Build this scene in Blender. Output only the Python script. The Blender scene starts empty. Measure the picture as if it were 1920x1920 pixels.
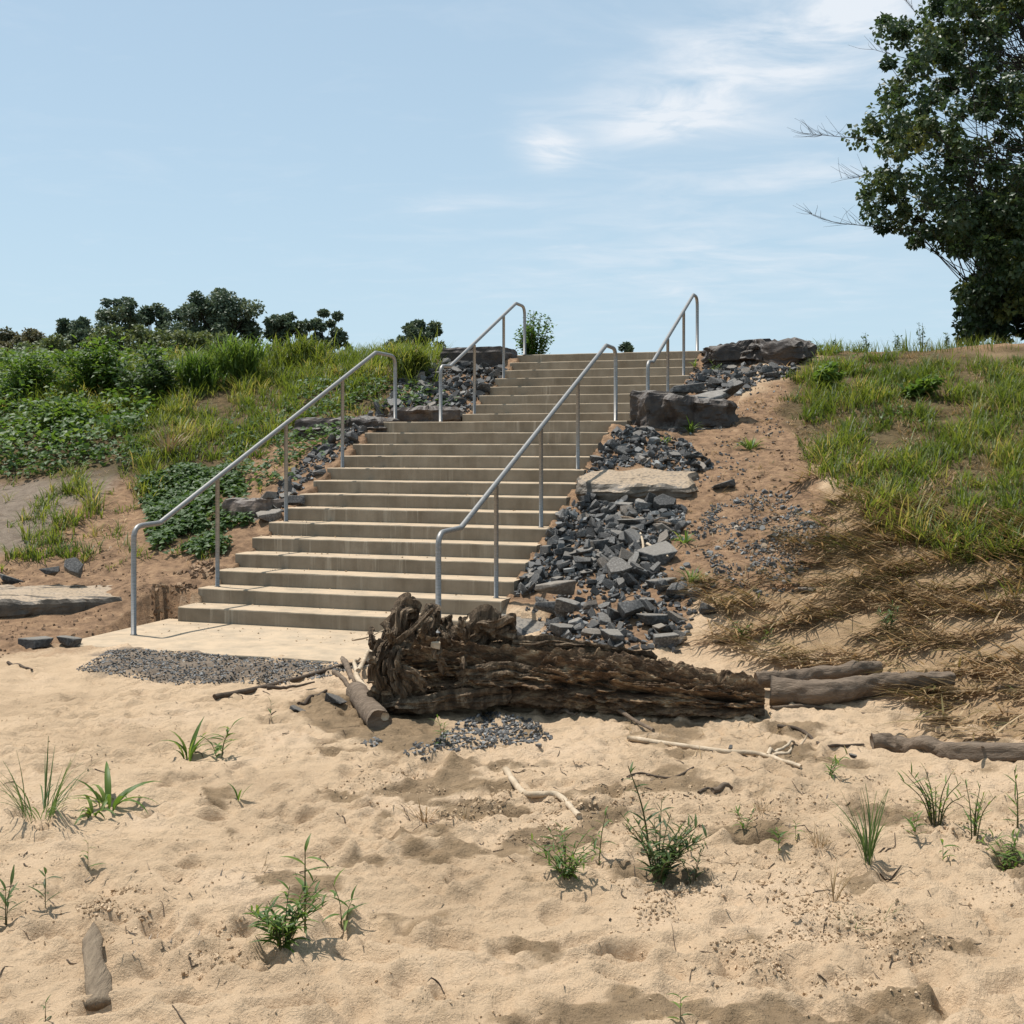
import bpy, bmesh, math, random
import numpy as np
from mathutils import Vector, Matrix

# ------------------------------------------------------------------ camera, light, exposure
S = bpy.context.scene
COL = S.collection
EYE = 1.697                    # eye height above the concrete pad (z = 0)
FPX, HX, HY = 2361.0, 960.0, 830.0   # focal length / horizon of the photograph in its own 1920 px

cam_d = bpy.data.cameras.new('camera'); cam = bpy.data.objects.new('camera', cam_d); COL.objects.link(cam)
cam.location = (0, 0, EYE); cam.rotation_euler = (math.radians(90), 0, 0)
cam_d.sensor_width = 36; cam_d.sensor_fit = 'HORIZONTAL'
cam_d.lens = 36 * FPX / 1920; cam_d.shift_y = -(960 - HY) / 1920
cam_d.clip_start = 0.1; cam_d.clip_end = 3000
S.camera = cam
S.render.resolution_x = S.render.resolution_y = 1024
S.view_settings.view_transform = 'Standard'; S.view_settings.look = 'None'
S.view_settings.exposure = 0.22; S.view_settings.gamma = 1
S.view_settings.use_curve_mapping = False

SUN_TO = Vector((-0.30, 0.20, 0.90)).normalized()      # towards the sun: high, behind and left of the stairs
sun_d = bpy.data.lights.new('sun', 'SUN'); sun_d.energy = 5.0; sun_d.angle = math.radians(0.53)
sun_d.color = (1.0, 0.965, 0.91)
sun = bpy.data.objects.new('sun', sun_d); COL.objects.link(sun)
sun.rotation_euler = (-SUN_TO).to_track_quat('-Z', 'Y').to_euler(); sun.location = (-10, 8, 30)

W = bpy.data.worlds.new('World'); S.world = W; W.use_nodes = True
nt = W.node_tree; nt.nodes.clear()
def nd(t, typ, **kw):
    n = t.nodes.new(typ)
    for k, v in kw.items():
        if k.startswith('i_'):
            key = k[2:]
            n.inputs[int(key) if key.isdigit() else key].default_value = v
        else: setattr(n, k, v)
    return n
def build_world():
    L = nt.links.new
    out = nd(nt, 'ShaderNodeOutputWorld'); bg = nd(nt, 'ShaderNodeBackground'); L(bg.outputs[0], out.inputs[0])
    sky = nd(nt, 'ShaderNodeTexSky', sky_type='NISHITA', sun_disc=False)
    sky.sun_elevation = math.asin(SUN_TO.z); sky.sun_rotation = math.atan2(SUN_TO.x, SUN_TO.y) % (2 * math.pi)
    sky.altitude = 60; sky.air_density = 1.0; sky.dust_density = 0.9; sky.ozone_density = 1.2
    tc = nd(nt, 'ShaderNodeTexCoord')
    sep = nd(nt, 'ShaderNodeSeparateXYZ'); L(tc.outputs['Generated'], sep.inputs[0])
    def m(op, a, b=None, c=None, clamp=False):
        n = nd(nt, 'ShaderNodeMath', operation=op); n.use_clamp = clamp
        for k, x in enumerate((a, b, c)):
            if x is None: continue
            if isinstance(x, (int, float)): n.inputs[k].default_value = x
            else: L(x, n.inputs[k])
        return n.outputs[0]
    # a high cloud sheet seen in perspective: direction divided by its height
    zz = m('MAXIMUM', sep.outputs[2], 0.0); zd = m('ADD', zz, 0.09)
    cx = m('DIVIDE', sep.outputs[0], zd); cy = m('DIVIDE', sep.outputs[1], zd)
    cmb = nd(nt, 'ShaderNodeCombineXYZ'); L(cx, cmb.inputs[0]); L(cy, cmb.inputs[1])
    mp = nd(nt, 'ShaderNodeMapping'); L(cmb.outputs[0], mp.inputs[0])
    mp.inputs['Rotation'].default_value = (0, 0, math.radians(32)); mp.inputs['Scale'].default_value = (1.0, 1.5, 1)
    n1 = nd(nt, 'ShaderNodeTexNoise', i_Scale=3.2, i_Detail=11, i_Roughness=0.60, i_Distortion=0.5); L(mp.outputs[0], n1.inputs[0])
    n2 = nd(nt, 'ShaderNodeTexNoise', i_Scale=0.42, i_Detail=4, i_Roughness=0.5); L(cmb.outputs[0], n2.inputs[0])
    # where the bigger wisps stand (directions in the sky)
    def spot(px, py, rx, ry, tilt=0.0):
        dx = (px - HX) / FPX; dz = (HY - py) / FPX
        ax = m('DIVIDE', sep.outputs[0], m('MAXIMUM', sep.outputs[1], 0.05)); az = m('DIVIDE', sep.outputs[2], m('MAXIMUM', sep.outputs[1], 0.05))
        ux = m('SUBTRACT', ax, dx); uz = m('SUBTRACT', az, dz)
        c, s = math.cos(tilt), math.sin(tilt)
        qx = m('ADD', m('MULTIPLY', ux, c * FPX / rx), m('MULTIPLY', uz, s * FPX / rx))
        qz = m('ADD', m('MULTIPLY', ux, -s * FPX / ry), m('MULTIPLY', uz, c * FPX / ry))
        r2 = m('ADD', m('MULTIPLY', qx, qx), m('MULTIPLY', qz, qz))
        return m('EXPONENT', m('MULTIPLY', r2, -1.0))
    sp = spot(1450, 85, 270, 120, 0.42)
    for a in ((1240, 215, 130, 48, 0.1), (1030, 275, 60, 40, -0.6), (1640, 0, 170, 90, 0.5)):
        sp = m('ADD', sp, spot(*a))
    lo = spot(1350, 500, 380, 90, 0.05)
    lo = m('ADD', lo, spot(860, 385, 110, 22, 0.05)); lo = m('ADD', lo, spot(1500, 330, 220, 40, 0.15))
    base = m('ADD', m('MULTIPLY', n1.outputs[0], 0.75), m('MULTIPLY', n2.outputs[0], 0.55))
    big = m('MULTIPLY', sp, m('MULTIPLY', m('SUBTRACT', n1.outputs[0], 0.30), 2.9, clamp=True), clamp=True)
    low = m('MULTIPLY', lo, m('MULTIPLY', m('SUBTRACT', n1.outputs[0], 0.33), 1.6, clamp=True), clamp=True)
    thin = m('MULTIPLY', m('SUBTRACT', base, 0.66), 0.9, clamp=True)
    cl = m('MULTIPLY', m('ADD', m('ADD', m('MULTIPLY', big, 1.05), m('MULTIPLY', low, 0.85)), m('MULTIPLY', thin, 0.8)), 1.0, clamp=True)
    cl = m('MINIMUM', cl, 0.9)
    # hazy summer air: the whole sky is washed with pale blue-white, more so towards the horizon
    hz = m('POWER', m('SUBTRACT', 1.0, zz, clamp=True), 5.0)
    wash = m('ADD', m('MULTIPLY', hz, 0.40), 0.52, clamp=True)
    mx0 = nd(nt, 'ShaderNodeMixRGB'); L(wash, mx0.inputs[0]); L(sky.outputs[0], mx0.inputs[1]); mx0.inputs[2].default_value = (5.5, 7.38, 8.75, 1)
    mx = nd(nt, 'ShaderNodeMixRGB'); L(cl, mx.inputs[0]); L(mx0.outputs[0], mx.inputs[1]); mx.inputs[2].default_value = (7.9, 8.35, 8.9, 1)
    L(mx.outputs[0], bg.inputs[0]); bg.inputs[1].default_value = 0.092
build_world()

# ------------------------------------------------------------------ helpers
rs = np.random.RandomState(7)
random.seed(7)
_perm = np.random.RandomState(3).permutation(256).astype(np.int64); _perm = np.concatenate([_perm, _perm, _perm])
_grad = np.random.RandomState(4).normal(size=(256, 3)); _grad /= np.linalg.norm(_grad, axis=1)[:, None]
def perlin(x, y, z=0.0):
    x, y, z = np.broadcast_arrays(np.asarray(x, float), np.asarray(y, float), np.asarray(z, float))
    xi, yi, zi = np.floor(x).astype(np.int64), np.floor(y).astype(np.int64), np.floor(z).astype(np.int64)
    xf, yf, zf = x - xi, y - yi, z - zi
    f = lambda t: t * t * t * (t * (t * 6 - 15) + 10)
    u, v, w = f(xf), f(yf), f(zf)
    def g(dx, dy, dz):
        h = _perm[_perm[_perm[(xi + dx) & 255] + ((yi + dy) & 255)] + ((zi + dz) & 255)]
        gr = _grad[h]
        return gr[..., 0] * (xf - dx) + gr[..., 1] * (yf - dy) + gr[..., 2] * (zf - dz)
    l = lambda a, b, t: a + (b - a) * t
    return 1.6 * l(l(l(g(0,0,0), g(1,0,0), u), l(g(0,1,0), g(1,1,0), u), v), l(l(g(0,0,1), g(1,0,1), u), l(g(0,1,1), g(1,1,1), u), v), w)
def fbm(x, y, z=0.0, o=4, gain=0.5):
    s, a = 0, 1.0
    for k in range(o):
        s = s + a * perlin(np.asarray(x) * 2**k + 17.3 * k, np.asarray(y) * 2**k - 9.1 * k, np.asarray(z) * 2**k + 3.7 * k); a *= gain
    return s
def sstep(a, b, x):
    t = np.clip((x - a) / (b - a), 0, 1); return t * t * (3 - 2 * t)

def tag(o, label=None, cat=None, group=None, kind=None):
    if label: o['label'] = label
    if cat: o['category'] = cat
    if group: o['group'] = group
    if kind: o['kind'] = kind
    return o
def empty(name, loc, label, cat, group=None, rz=0.0):
    o = bpy.data.objects.new(name, None); COL.objects.link(o); o.location = loc; o.rotation_euler = (0, 0, rz)
    o.empty_display_size = 0.1
    return tag(o, label, cat, group)
def link(name, me, mat=None, parent=None):
    o = bpy.data.objects.new(name, me); COL.objects.link(o)
    if mat and not me.materials: me.materials.append(mat)
    if parent:
        o.parent = parent
    return o
def mesh_np(name, V, F, smooth=False, attrs=None):
    """V n x 3, F list/array of faces (same size) or list of arrays of different sizes."""
    me = bpy.data.meshes.new(name)
    Fs = F if isinstance(F, list) else [F]
    Fs = [np.asarray(f, np.int32) for f in Fs if len(f)]
    V = np.asarray(V, np.float32)
    me.vertices.add(len(V)); me.vertices.foreach_set('co', V.ravel())
    lv = np.concatenate([f.ravel() for f in Fs]); tot = np.concatenate([np.full(len(f), f.shape[1], np.int32) for f in Fs])
    me.loops.add(len(lv)); me.loops.foreach_set('vertex_index', lv)
    me.polygons.add(len(tot)); me.polygons.foreach_set('loop_start', np.concatenate([[0], np.cumsum(tot)[:-1]]).astype(np.int32))
    me.polygons.foreach_set('loop_total', tot)
    me.polygons.foreach_set('use_smooth', np.full(len(tot), smooth))
    for k, a in (attrs or {}).items():
        a = np.asarray(a, np.float32)
        if a.ndim == 1:
            at = me.attributes.new(k, 'FLOAT', 'POINT'); at.data.foreach_set('value', a)
        else:
            at = me.attributes.new(k, 'FLOAT_COLOR', 'POINT'); at.data.foreach_set('color', a.ravel())
    me.update(calc_edges=True); me.validate()
    return me

# stair frame: u runs up the stairs, v across them to the right
TH = 0.333; OX, OY = -3.171, 11.96
SU, CU = math.sin(TH), math.cos(TH)
R_, T_, WID = 0.14, 0.338, 3.137
U_LAND = 13 * T_; U_UP = U_LAND + 1.781; VO, W2 = 0.486, 2.93
def uv2xy(u, v): return OX + SU * u + CU * v, OY + CU * u - SU * v
def xy2uv(x, y): return (x - OX) * SU + (y - OY) * CU, (x - OX) * CU - (y - OY) * SU
def P(u, v, z): x, y = uv2xy(u, v); return Vector((x, y, z))
def to_px(x, y, z):
    y = np.maximum(y, 0.2); return HX + FPX * x / y, HY - FPX * (z - EYE) / y
def in_poly(px, py, poly):
    px, py = np.asarray(px), np.asarray(py); r = np.zeros(px.shape, bool); n = len(poly)
    for i in range(n):
        x1, y1 = poly[i]; x2, y2 = poly[(i + 1) % n]
        if y1 == y2: continue
        c = ((y1 > py) != (y2 > py)) & (px < (x2 - x1) * (py - y1) / (y2 - y1) + x1)
        r ^= c
    return r
def stair_line(u):
    return np.interp(u, [-0.17, U_LAND, U_UP - 0.17, U_UP + 7 * T_, 30], [0, 1.96, 1.96, 3.08, 3.08])
def H0(x, y):
    """the land without its small relief"""
    u, v = xy2uv(x, y)
    side = sstep(-0.5, WID + 0.5, v)
    u0 = -0.35 + (-1.0 + 0.35) * side
    top = 3.1; k = top / (8.75 - u0); s = (u - u0) * k; w = 0.12
    z = w * (np.logaddexp(0, s / w) - np.logaddexp(0, (s - top) / w))
    vlo = np.where(u < U_UP - 0.2, 0.0, VO)
    d = np.maximum(np.maximum(vlo - v, v - np.where(u < U_LAND + 0.9, WID, VO + W2)), 0)
    f = np.exp(-(d / 0.75) ** 2) * sstep(-0.9, 0.3, u)
    z = z * (1 - f) + (stair_line(u) - 0.05) * f
    inside = (v > vlo + 0.05) & (v < np.where(u < U_UP - 0.2, WID, VO + W2) - 0.05) & (u > -0.1) & (u < 12)
    z = np.where(inside, np.minimum(z, stair_line(u) - 0.30), z)
    z = z - 0.045 - 0.014 * np.clip(9.5 - y, 0, 30) * sstep(0.6, -0.4, u)
    z = z + 0.05 * sstep(-0.6, 0.8, u)
    # a heap of washed soil beside the first steps and a shallow lip at the far left
    z = z + 0.20 * np.exp(-(((u - 0.05) / 0.45) ** 2 + ((v + 0.45) / 0.42) ** 2))
    z = z + 0.10 * np.exp(-(((u + 0.2) / 0.5) ** 2 + ((v + 1.6) / 0.9) ** 2))
    z = z + 0.10 * fbm(x * 0.35, y * 0.35, 5.0, 2) * sstep(1.0, 3.0, u) * (1 - f)
    return z

# ------------------------------------------------------------------ ground sheet
def grow(a, b, d0, g):
    r = [a]; d = d0
    while r[-1] < b: r.append(r[-1] + d); d *= g
    return r
def axis_x():
    c = list(np.arange(-3.0, -1.9, 0.025)) + list(np.arange(-1.9, 1.9, 0.0165)) + list(np.arange(1.9, 3.0, 0.025)); rgt = grow(3.0, 260, 0.03, 1.03); lft = [-q for q in grow(3.0, 260, 0.03, 1.03)][::-1]
    return np.array(lft[:-1] + c + rgt)
def axis_y():
    b = list(np.arange(-3, 3.2, 0.2)) + list(np.arange(3.2, 6.2, 0.0155)) + list(np.arange(6.2, 8.6, 0.021)) + list(np.arange(8.6, 13.5, 0.036)) + list(np.arange(13.5, 22, 0.075))
    return np.array(b + grow(22, 600, 0.1, 1.06))
GX, GY = axis_x(), axis_y()
MX, MY = np.meshgrid(GX, GY)
GZ = H0(MX, MY)
uu, vv = xy2uv(MX, MY)
beach = sstep(0.2, -1.0, uu)
def relief():
    global GZ
    near = MY < 30
    x, y = MX, MY
    wav = 0.030 * fbm(x * 0.8, y * 1.1, 1.0, 3) + 0.011 * perlin(x * 3.4, y * 4.6, 2.0) + 0.0075 * perlin(x * 6.5, y * 9, 2.5) + 0.0022 * fbm(x * 17, y * 21, 3.0, 2)
    wx = .35 * perlin(x * 1.3, y * 1.3, 51.0); cr = (1 - np.abs(perlin(x * 2.6 + wx, y * 5.2 + 2 * wx, 52.0))) ** 4; cr2 = (1 - np.abs(perlin(x * 6 + wx, y * 10 + wx, 53.0))) ** 4
    wav = wav + 0.020 * cr + 0.011 * cr2
    rough = sstep(0.05, 0.5, fbm(x * 0.9 + 5, y * 0.9, 4.0, 3))            # trampled, clodded patches
    crumb = np.abs(fbm(x * 7, y * 9, 6.5, 3, .6)); crust = fbm(x * 13, y * 16, 7.5, 3, .65)
    rgt = sstep(-.1, .6, MX - .25 + .25 * (MY - 4) * -.4); rough = np.maximum(rough, .55 * rgt * sstep(-.3, .3, fbm(x * 1.7, y * 1.7, 14.0, 3)))
    wav = wav + 0.0045 * crust + rough * (0.030 * crumb + 0.014 * crust + 0.008 * fbm(x * 30, y * 30, 7.0, 2))
    step = fbm(x * 2.2 + 3, y * 3.4, 11.0, 4, .6); wav = wav + 0.012 * sstep(-.05, .05, step) * sstep(.9, .2, np.abs(step))   # broken crust edges
    bank = 0.035 * fbm(x * 2.1, y * 2.1, 8.0, 4) + 0.022 * np.abs(fbm(x * 6, y * 6, 9.0, 3))
    GZ = GZ + near * (beach * wav + (1 - beach) * bank)
    # footprints and scuffs: oval dents with a pushed-up rim
    r = np.random.RandomState(21)
    for k in range(820):
        cy = 3.3 + 6.2 * r.rand() ** 1.3; cx = (r.rand() * 2 - 1) * (0.45 * cy + 0.1)
        u, v = xy2uv(cx, cy)
        if u > -1.7: continue
        big = r.rand() < 0.35
        a, b = (0.11 + 0.05 * r.rand(), 0.045 + 0.025 * r.rand()) if big else (0.04 + 0.06 * r.rand(), 0.022 + 0.03 * r.rand())
        t = r.rand() * math.pi; dep = (0.016 + 0.022 * r.rand()) * (1 if big else 0.7)
        i0, i1 = np.searchsorted(GY, (cy - 3 * a, cy + 3 * a)); j0, j1 = np.searchsorted(GX, (cx - 3 * a, cx + 3 * a))
        X = MX[i0:i1, j0:j1] - cx; Y = MY[i0:i1, j0:j1] - cy
        p = (X * math.cos(t) + Y * math.sin(t)) / a; q = (-X * math.sin(t) + Y * math.cos(t)) / b
        rr = p * p + q * q
        GZ[i0:i1, j0:j1] += dep * (-np.exp(-rr ** 2.2) + 0.45 * np.exp(-((np.sqrt(rr) - 1.35) / 0.42) ** 2))
relief()
# the pad's bed
pad = (uu > -1.40) & (uu < 0.3) & (vv > -0.30) & (vv < WID + 0.5)
GZ = np.where(pad, np.minimum(GZ, -0.05), GZ)
def gz(x, y):
    x, y = np.asarray(x, float), np.asarray(y, float)
    j = np.clip(np.searchsorted(GX, x) - 1, 0, len(GX) - 2); i = np.clip(np.searchsorted(GY, y) - 1, 0, len(GY) - 2)
    tx = (x - GX[j]) / (GX[j + 1] - GX[j]); ty = (y - GY[i]) / (GY[i + 1] - GY[i])
    return (GZ[i, j] * (1 - tx) + GZ[i, j + 1] * tx) * (1 - ty) + (GZ[i + 1, j] * (1 - tx) + GZ[i + 1, j + 1] * tx) * ty
_T = np.concatenate([np.arange(3.2, 12, 0.02), np.arange(12, 24, 0.03)])
def G(px, py):
    """the point of the land that the photograph shows at a pixel (the crest when the pixel is above the land)"""
    x = (px - HX) / FPX * _T; z = EYE - (py - HY) / FPX * _T
    d = z - gz(x, _T); k = np.nonzero(d <= 0)[0]
    if len(k) and k[0] > 0:
        a = k[0]; t = d[a - 1] / (d[a - 1] - d[a]); Y = _T[a - 1] + (_T[a] - _T[a - 1]) * t
    elif len(k): Y = _T[0]
    else: Y = _T[np.argmin(d)]
    X = (px - HX) / FPX * Y
    return Vector((X, Y, float(gz(X, Y))))
def at(px, py, Y): return Vector(((px - HX) / FPX * Y, Y, EYE - (py - HY) / FPX * Y))

PXg, PYg = to_px(MX, MY, GZ)
def region(poly, jit=22.0, seed=0.0, soft=16):
    jx = jit * fbm(MX * 2.2, MY * 2.2, 20 + seed, 3); jy = jit * 0.6 * fbm(MX * 2.2, MY * 2.2, 30 + seed, 3)
    m = np.zeros(MX.shape)
    for dx, dy in ((0, 0), (soft, 0), (-soft, 0), (0, soft * .6), (0, -soft * .6)):
        m += in_poly(PXg + jx + dx, PYg + jy + dy, poly) * 0.2
    for _ in range(6): m[1:-1, 1:-1] = (m[1:-1, 1:-1] * 2 + m[:-2, 1:-1] + m[2:, 1:-1] + m[1:-1, :-2] + m[1:-1, 2:]) / 6
    return m
P_SOIL = [(1000, 1180), (1040, 1110), (1130, 990), (1190, 860), (1330, 800), (1400, 740), (1500, 690), (1500, 760), (1540, 900), (1560, 1010), (1500, 1110), (1320, 1110), (1280, 1190), (1180, 1215), (1060, 1210)]
P_SOIL_L = [(-480, 1200), (-480, 1050), (100, 1040), (180, 900), (270, 880), (430, 1000), (420, 1100), (380, 1110), (330, 1175), (200, 1200), (120, 1220), (60, 1230)]
P_MAT = [(-300, 1060), (-300, 960), (60, 900), (200, 870), (260, 860), (230, 900), (120, 960), (60, 1030)]
P_DAMP = [(700, 1500), (820, 1470), (960, 1480), (1120, 1500), (1200, 1520), (1130, 1560), (1080, 1620), (980, 1625), (900, 1600), (830, 1550), (740, 1530)]
P_LITTER = [(1330, 1090), (1560, 900), (1480, 760), (1500, 670), (1920, 640), (2380, 1390), (1780, 1370), (1640, 1260), (1460, 1220), (1350, 1180)]
P_GREENL = [(-480, 920), (-480, 690), (300, 640), (780, 640), (800, 690), (740, 760), (560, 800), (440, 870), (420, 1030), (300, 1020), (250, 880), (120, 900)]
def ground():
    soil = np.maximum(region(P_SOIL), region(P_SOIL_L, seed=2)); soil = np.maximum(soil, sstep(0.1, 0.8, uu + .5 * fbm(MX * 1.2, MY * 1.2, 44.0, 2)) * (vv < WID + 1.2)); soil = np.maximum(soil, sstep(8.0, 8.6, uu)); mat = np.maximum(region(P_MAT, 14, 3), region([(160, 1254), (215, 1216), (640, 1243), (690, 1250), (600, 1266), (480, 1280), (330, 1280), (240, 1266)], 26, 9, 10))
    damp = region(P_DAMP, 40, 4) * sstep(-0.25, 0.25, fbm(MX * 3, MY * 3, 40.0, 3)) + 0.8 * region([(600, 1290), (760, 1330), (860, 1390), (740, 1420), (640, 1370), (540, 1330)], 20, 5)
    damp = np.clip(damp * 1.7, 0, 1.2); damp = damp + 0.85 * sstep(0.15, 0.5, fbm(MX * 1.6, MY * 2.4, 41.0, 4)) * (PXg > 640 - 0.6 * (1920 - PYg)) * (PYg > 1350) * (uu < -1.3)
    lit = region(P_LITTER, 40, 6); grn = np.maximum(region(P_GREENL, 30, 7), (uu > 9.2) * 1.0)
    grn = np.maximum(grn, region([(1480, 690), (1560, 660), (2380, 650), (2380, 1010), (1750, 1040), (1640, 960), (1540, 880), (1480, 790)], 40, 8))
    m1 = np.stack([soil, np.clip(damp, 0, 1), lit, mat], -1).reshape(-1, 4)
    m2 = np.stack([grn, np.zeros_like(grn), np.zeros_like(grn), np.ones_like(grn)], -1).reshape(-1, 4)
    ny, nx = MX.shape
    idx = np.arange(ny * nx).reshape(ny, nx)
    F = np.stack([idx[:-1, :-1], idx[:-1, 1:], idx[1:, 1:], idx[1:, :-1]], -1).reshape(-1, 4)
    me = mesh_np('ground', np.stack([MX, MY, GZ], -1).reshape(-1, 3), F, True, {'mask': m1, 'mask2': m2})
    o = link('ground', me, M['ground']); tag(o, kind='structure')

# ------------------------------------------------------------------ materials
M = {}
def mat(name):
    m = bpy.data.materials.new(name); m.use_nodes = True; M[name] = m
    t = m.node_tree; t.nodes.clear(); out = nd(t, 'ShaderNodeOutputMaterial'); b = nd(t, 'ShaderNodeBsdfPrincipled')
    t.links.new(b.outputs[0], out.inputs[0]); b.inputs['Roughness'].default_value = 0.9
    b.inputs['Specular IOR Level'].default_value = 0.25
    return m, t, b
def noise(t, scale, detail=4, rough=0.55, vec=None, dist=0.0):
    n = nd(t, 'ShaderNodeTexNoise', i_Scale=scale, i_Detail=detail, i_Roughness=rough, i_Distortion=dist)
    if vec is not None: t.links.new(vec, n.inputs[0])
    return n.outputs[0]
def ramp(t, fac, stops, interp='LINEAR'):
    r = nd(t, 'ShaderNodeValToRGB'); t.links.new(fac, r.inputs[0]); r.color_ramp.interpolation = interp
    e = r.color_ramp.elements
    while len(e) < len(stops): e.new(0.5)
    for k, (p, c) in enumerate(stops):
        e[k].position = p; e[k].color = (*c, 1) if len(c) == 3 else c
    return r.outputs[0]
def mixc(t, fac, a, b, mode='MIX'):
    n = nd(t, 'ShaderNodeMixRGB', blend_type=mode)
    for k, x in ((0, fac), (1, a), (2, b)):
        if isinstance(x, (int, float)): n.inputs[k].default_value = x
        elif isinstance(x, tuple): n.inputs[k].default_value = (*x, 1)
        else: t.links.new(x, n.inputs[k])
    return n.outputs[0]
def math_(t, op, a, b=None, clamp=False):
    n = nd(t, 'ShaderNodeMath', operation=op); n.use_clamp = clamp
    for k, x in enumerate((a, b)):
        if x is None: continue
        if isinstance(x, (int, float)): n.inputs[k].default_value = x
        else: t.links.new(x, n.inputs[k])
    return n.outputs[0]
def bump(t, b, h, strength=0.4, dist=0.01):
    n = nd(t, 'ShaderNodeBump'); n.inputs['Strength'].default_value = strength; n.inputs['Distance'].default_value = dist
    t.links.new(h, n.inputs['Height']); t.links.new(n.outputs[0], b.inputs['Normal'])
def coords(t, kind='Object', scale=(1, 1, 1)):
    c = nd(t, 'ShaderNodeTexCoord'); mp = nd(t, 'ShaderNodeMapping'); mp.inputs['Scale'].default_value = scale
    t.links.new(c.outputs[kind], mp.inputs[0]); return mp.outputs[0]
def make_materials():
    # ground
    m, t, b = mat('ground'); v = coords(t)
    a = nd(t, 'ShaderNodeAttribute', attribute_name='mask'); a2 = nd(t, 'ShaderNodeAttribute', attribute_name='mask2')
    s = nd(t, 'ShaderNodeSeparateColor'); t.links.new(a.outputs['Color'], s.inputs[0])
    s2 = nd(t, 'ShaderNodeSeparateColor'); t.links.new(a2.outputs['Color'], s2.inputs[0])
    big = noise(t, 1.1, 5, 0.6, v); mid = noise(t, 9, 5, 0.65, v); fine = noise(t, 90, 4, 0.7, v); grain = noise(t, 420, 2, 0.6, v)
    sand = ramp(t, big, [(0.30, (0.43, 0.305, 0.192)), (0.52, (0.53, 0.382, 0.245)), (0.7, (0.58, 0.425, 0.285))])
    sand = mixc(t, math_(t, 'MULTIPLY', ramp(t, fine, [(0.56, (0, 0, 0)), (0.72, (1, 1, 1))]), 0.34), sand, (0.24, 0.155, 0.085))
    sand = mixc(t, ramp(t, grain, [(0.62, (0, 0, 0)), (0.75, (0.5, 0.5, 0.5))]), sand, (0.62, 0.48, 0.31))
    mix2 = math_(t, 'ADD', math_(t, 'MULTIPLY', mid, 0.6), math_(t, 'MULTIPLY', noise(t, 38, 5, 0.7, v), 0.4))
    def edge(f, lo=0.22, hi=0.80, w=1.5):
        x = math_(t, 'ADD', f, math_(t, 'MULTIPLY', math_(t, 'SUBTRACT', mix2, 0.5), w)); return ramp(t, x, [(lo, (0, 0, 0)), (hi, (1, 1, 1))])
    soilc = ramp(t, mid, [(0.3, (0.115, 0.070, 0.042)), (0.46, (0.225, 0.140, 0.084)), (0.6, (0.305, 0.190, 0.110)), (0.74, (0.40, 0.27, 0.165))])
    litc = ramp(t, mid, [(0.3, (0.15, 0.095, 0.05)), (0.55, (0.30, 0.20, 0.11)), (0.75, (0.42, 0.29, 0.165))])
    dampc = ramp(t, mid, [(0.3, (0.13, 0.09, 0.052)), (0.6, (0.24, 0.165, 0.095)), (0.75, (0.36, 0.25, 0.145))])
    matc = ramp(t, mid, [(0.3, (0.15, 0.115, 0.085)), (0.7, (0.26, 0.205, 0.155))])
    grnc = ramp(t, mid, [(0.3, (0.045, 0.036, 0.018)), (0.6, (0.10, 0.075, 0.036)), (0.8, (0.17, 0.115, 0.06))])
    c = mixc(t, math_(t, 'MULTIPLY', edge(s.outputs[1]), 0.85), sand, dampc)
    c = mixc(t, math_(t, 'MULTIPLY', edge(s.outputs[2], 0.35, 0.85), 0.75), c, litc)
    c = mixc(t, edge(s.outputs[0]), c, soilc); c = mixc(t, edge(a.outputs['Alpha']), c, matc)
    c = mixc(t, math_(t, 'MULTIPLY', edge(s2.outputs[0]), 0.85), c, grnc)
    t.links.new(c, b.inputs['Base Color']); b.inputs['Roughness'].default_value = 1; b.inputs['Specular IOR Level'].default_value = 0.1
    c30 = noise(t, 32, 5, 0.7, v)
    h = math_(t, 'ADD', math_(t, 'ADD', math_(t, 'MULTIPLY', mid, 1.0), math_(t, 'MULTIPLY', c30, 0.9)), math_(t, 'ADD', math_(t, 'MULTIPLY', fine, 0.45), math_(t, 'MULTIPLY', grain, 0.2)))
    bump(t, b, h, 0.95, 0.022)
    # slate
    for nm, dust, tone in (('slate', 0.62, 1.0), ('boulder', 0.6, 1.0), ('boulder_tan', 0.72, 1.0)):
        m, t, b = mat(nm); v = coords(t); oi = nd(t, 'ShaderNodeObjectInfo')
        n = noise(t, 7, 6, 0.65, v); n2 = noise(t, 34, 4, 0.6, v)
        if nm == 'slate': c = ramp(t, n, [(0.3, (0.032, 0.030, 0.028)), (0.5, (0.074, 0.070, 0.065)), (0.66, (0.17, 0.162, 0.148))])
        elif nm == 'boulder_tan': c = ramp(t, n, [(0.3, (0.050, 0.040, 0.029)), (0.5, (0.098, 0.078, 0.056)), (0.7, (0.165, 0.132, 0.095))])
        else: c = ramp(t, n, [(0.3, (0.032, 0.023, 0.018)), (0.5, (0.064, 0.047, 0.036)), (0.7, (0.12, 0.088, 0.064))])
        hs = nd(t, 'ShaderNodeHueSaturation'); t.links.new(c, hs.inputs['Color'])
        t.links.new(math_(t, 'ADD', math_(t, 'MULTIPLY', math_(t, 'POWER', oi.outputs['Random'], 2.0), 1.5), 0.55), hs.inputs['Value'])
        g = nd(t, 'ShaderNodeNewGeometry'); sp = nd(t, 'ShaderNodeSeparateXYZ'); t.links.new(g.outputs['Normal'], sp.inputs[0])
        up = ramp(t, math_(t, 'MULTIPLY', sp.outputs[2], math_(t, 'ADD', n2, 0.35)), [(0.62, (0, 0, 0)), (0.86, (1, 1, 1))])
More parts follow.
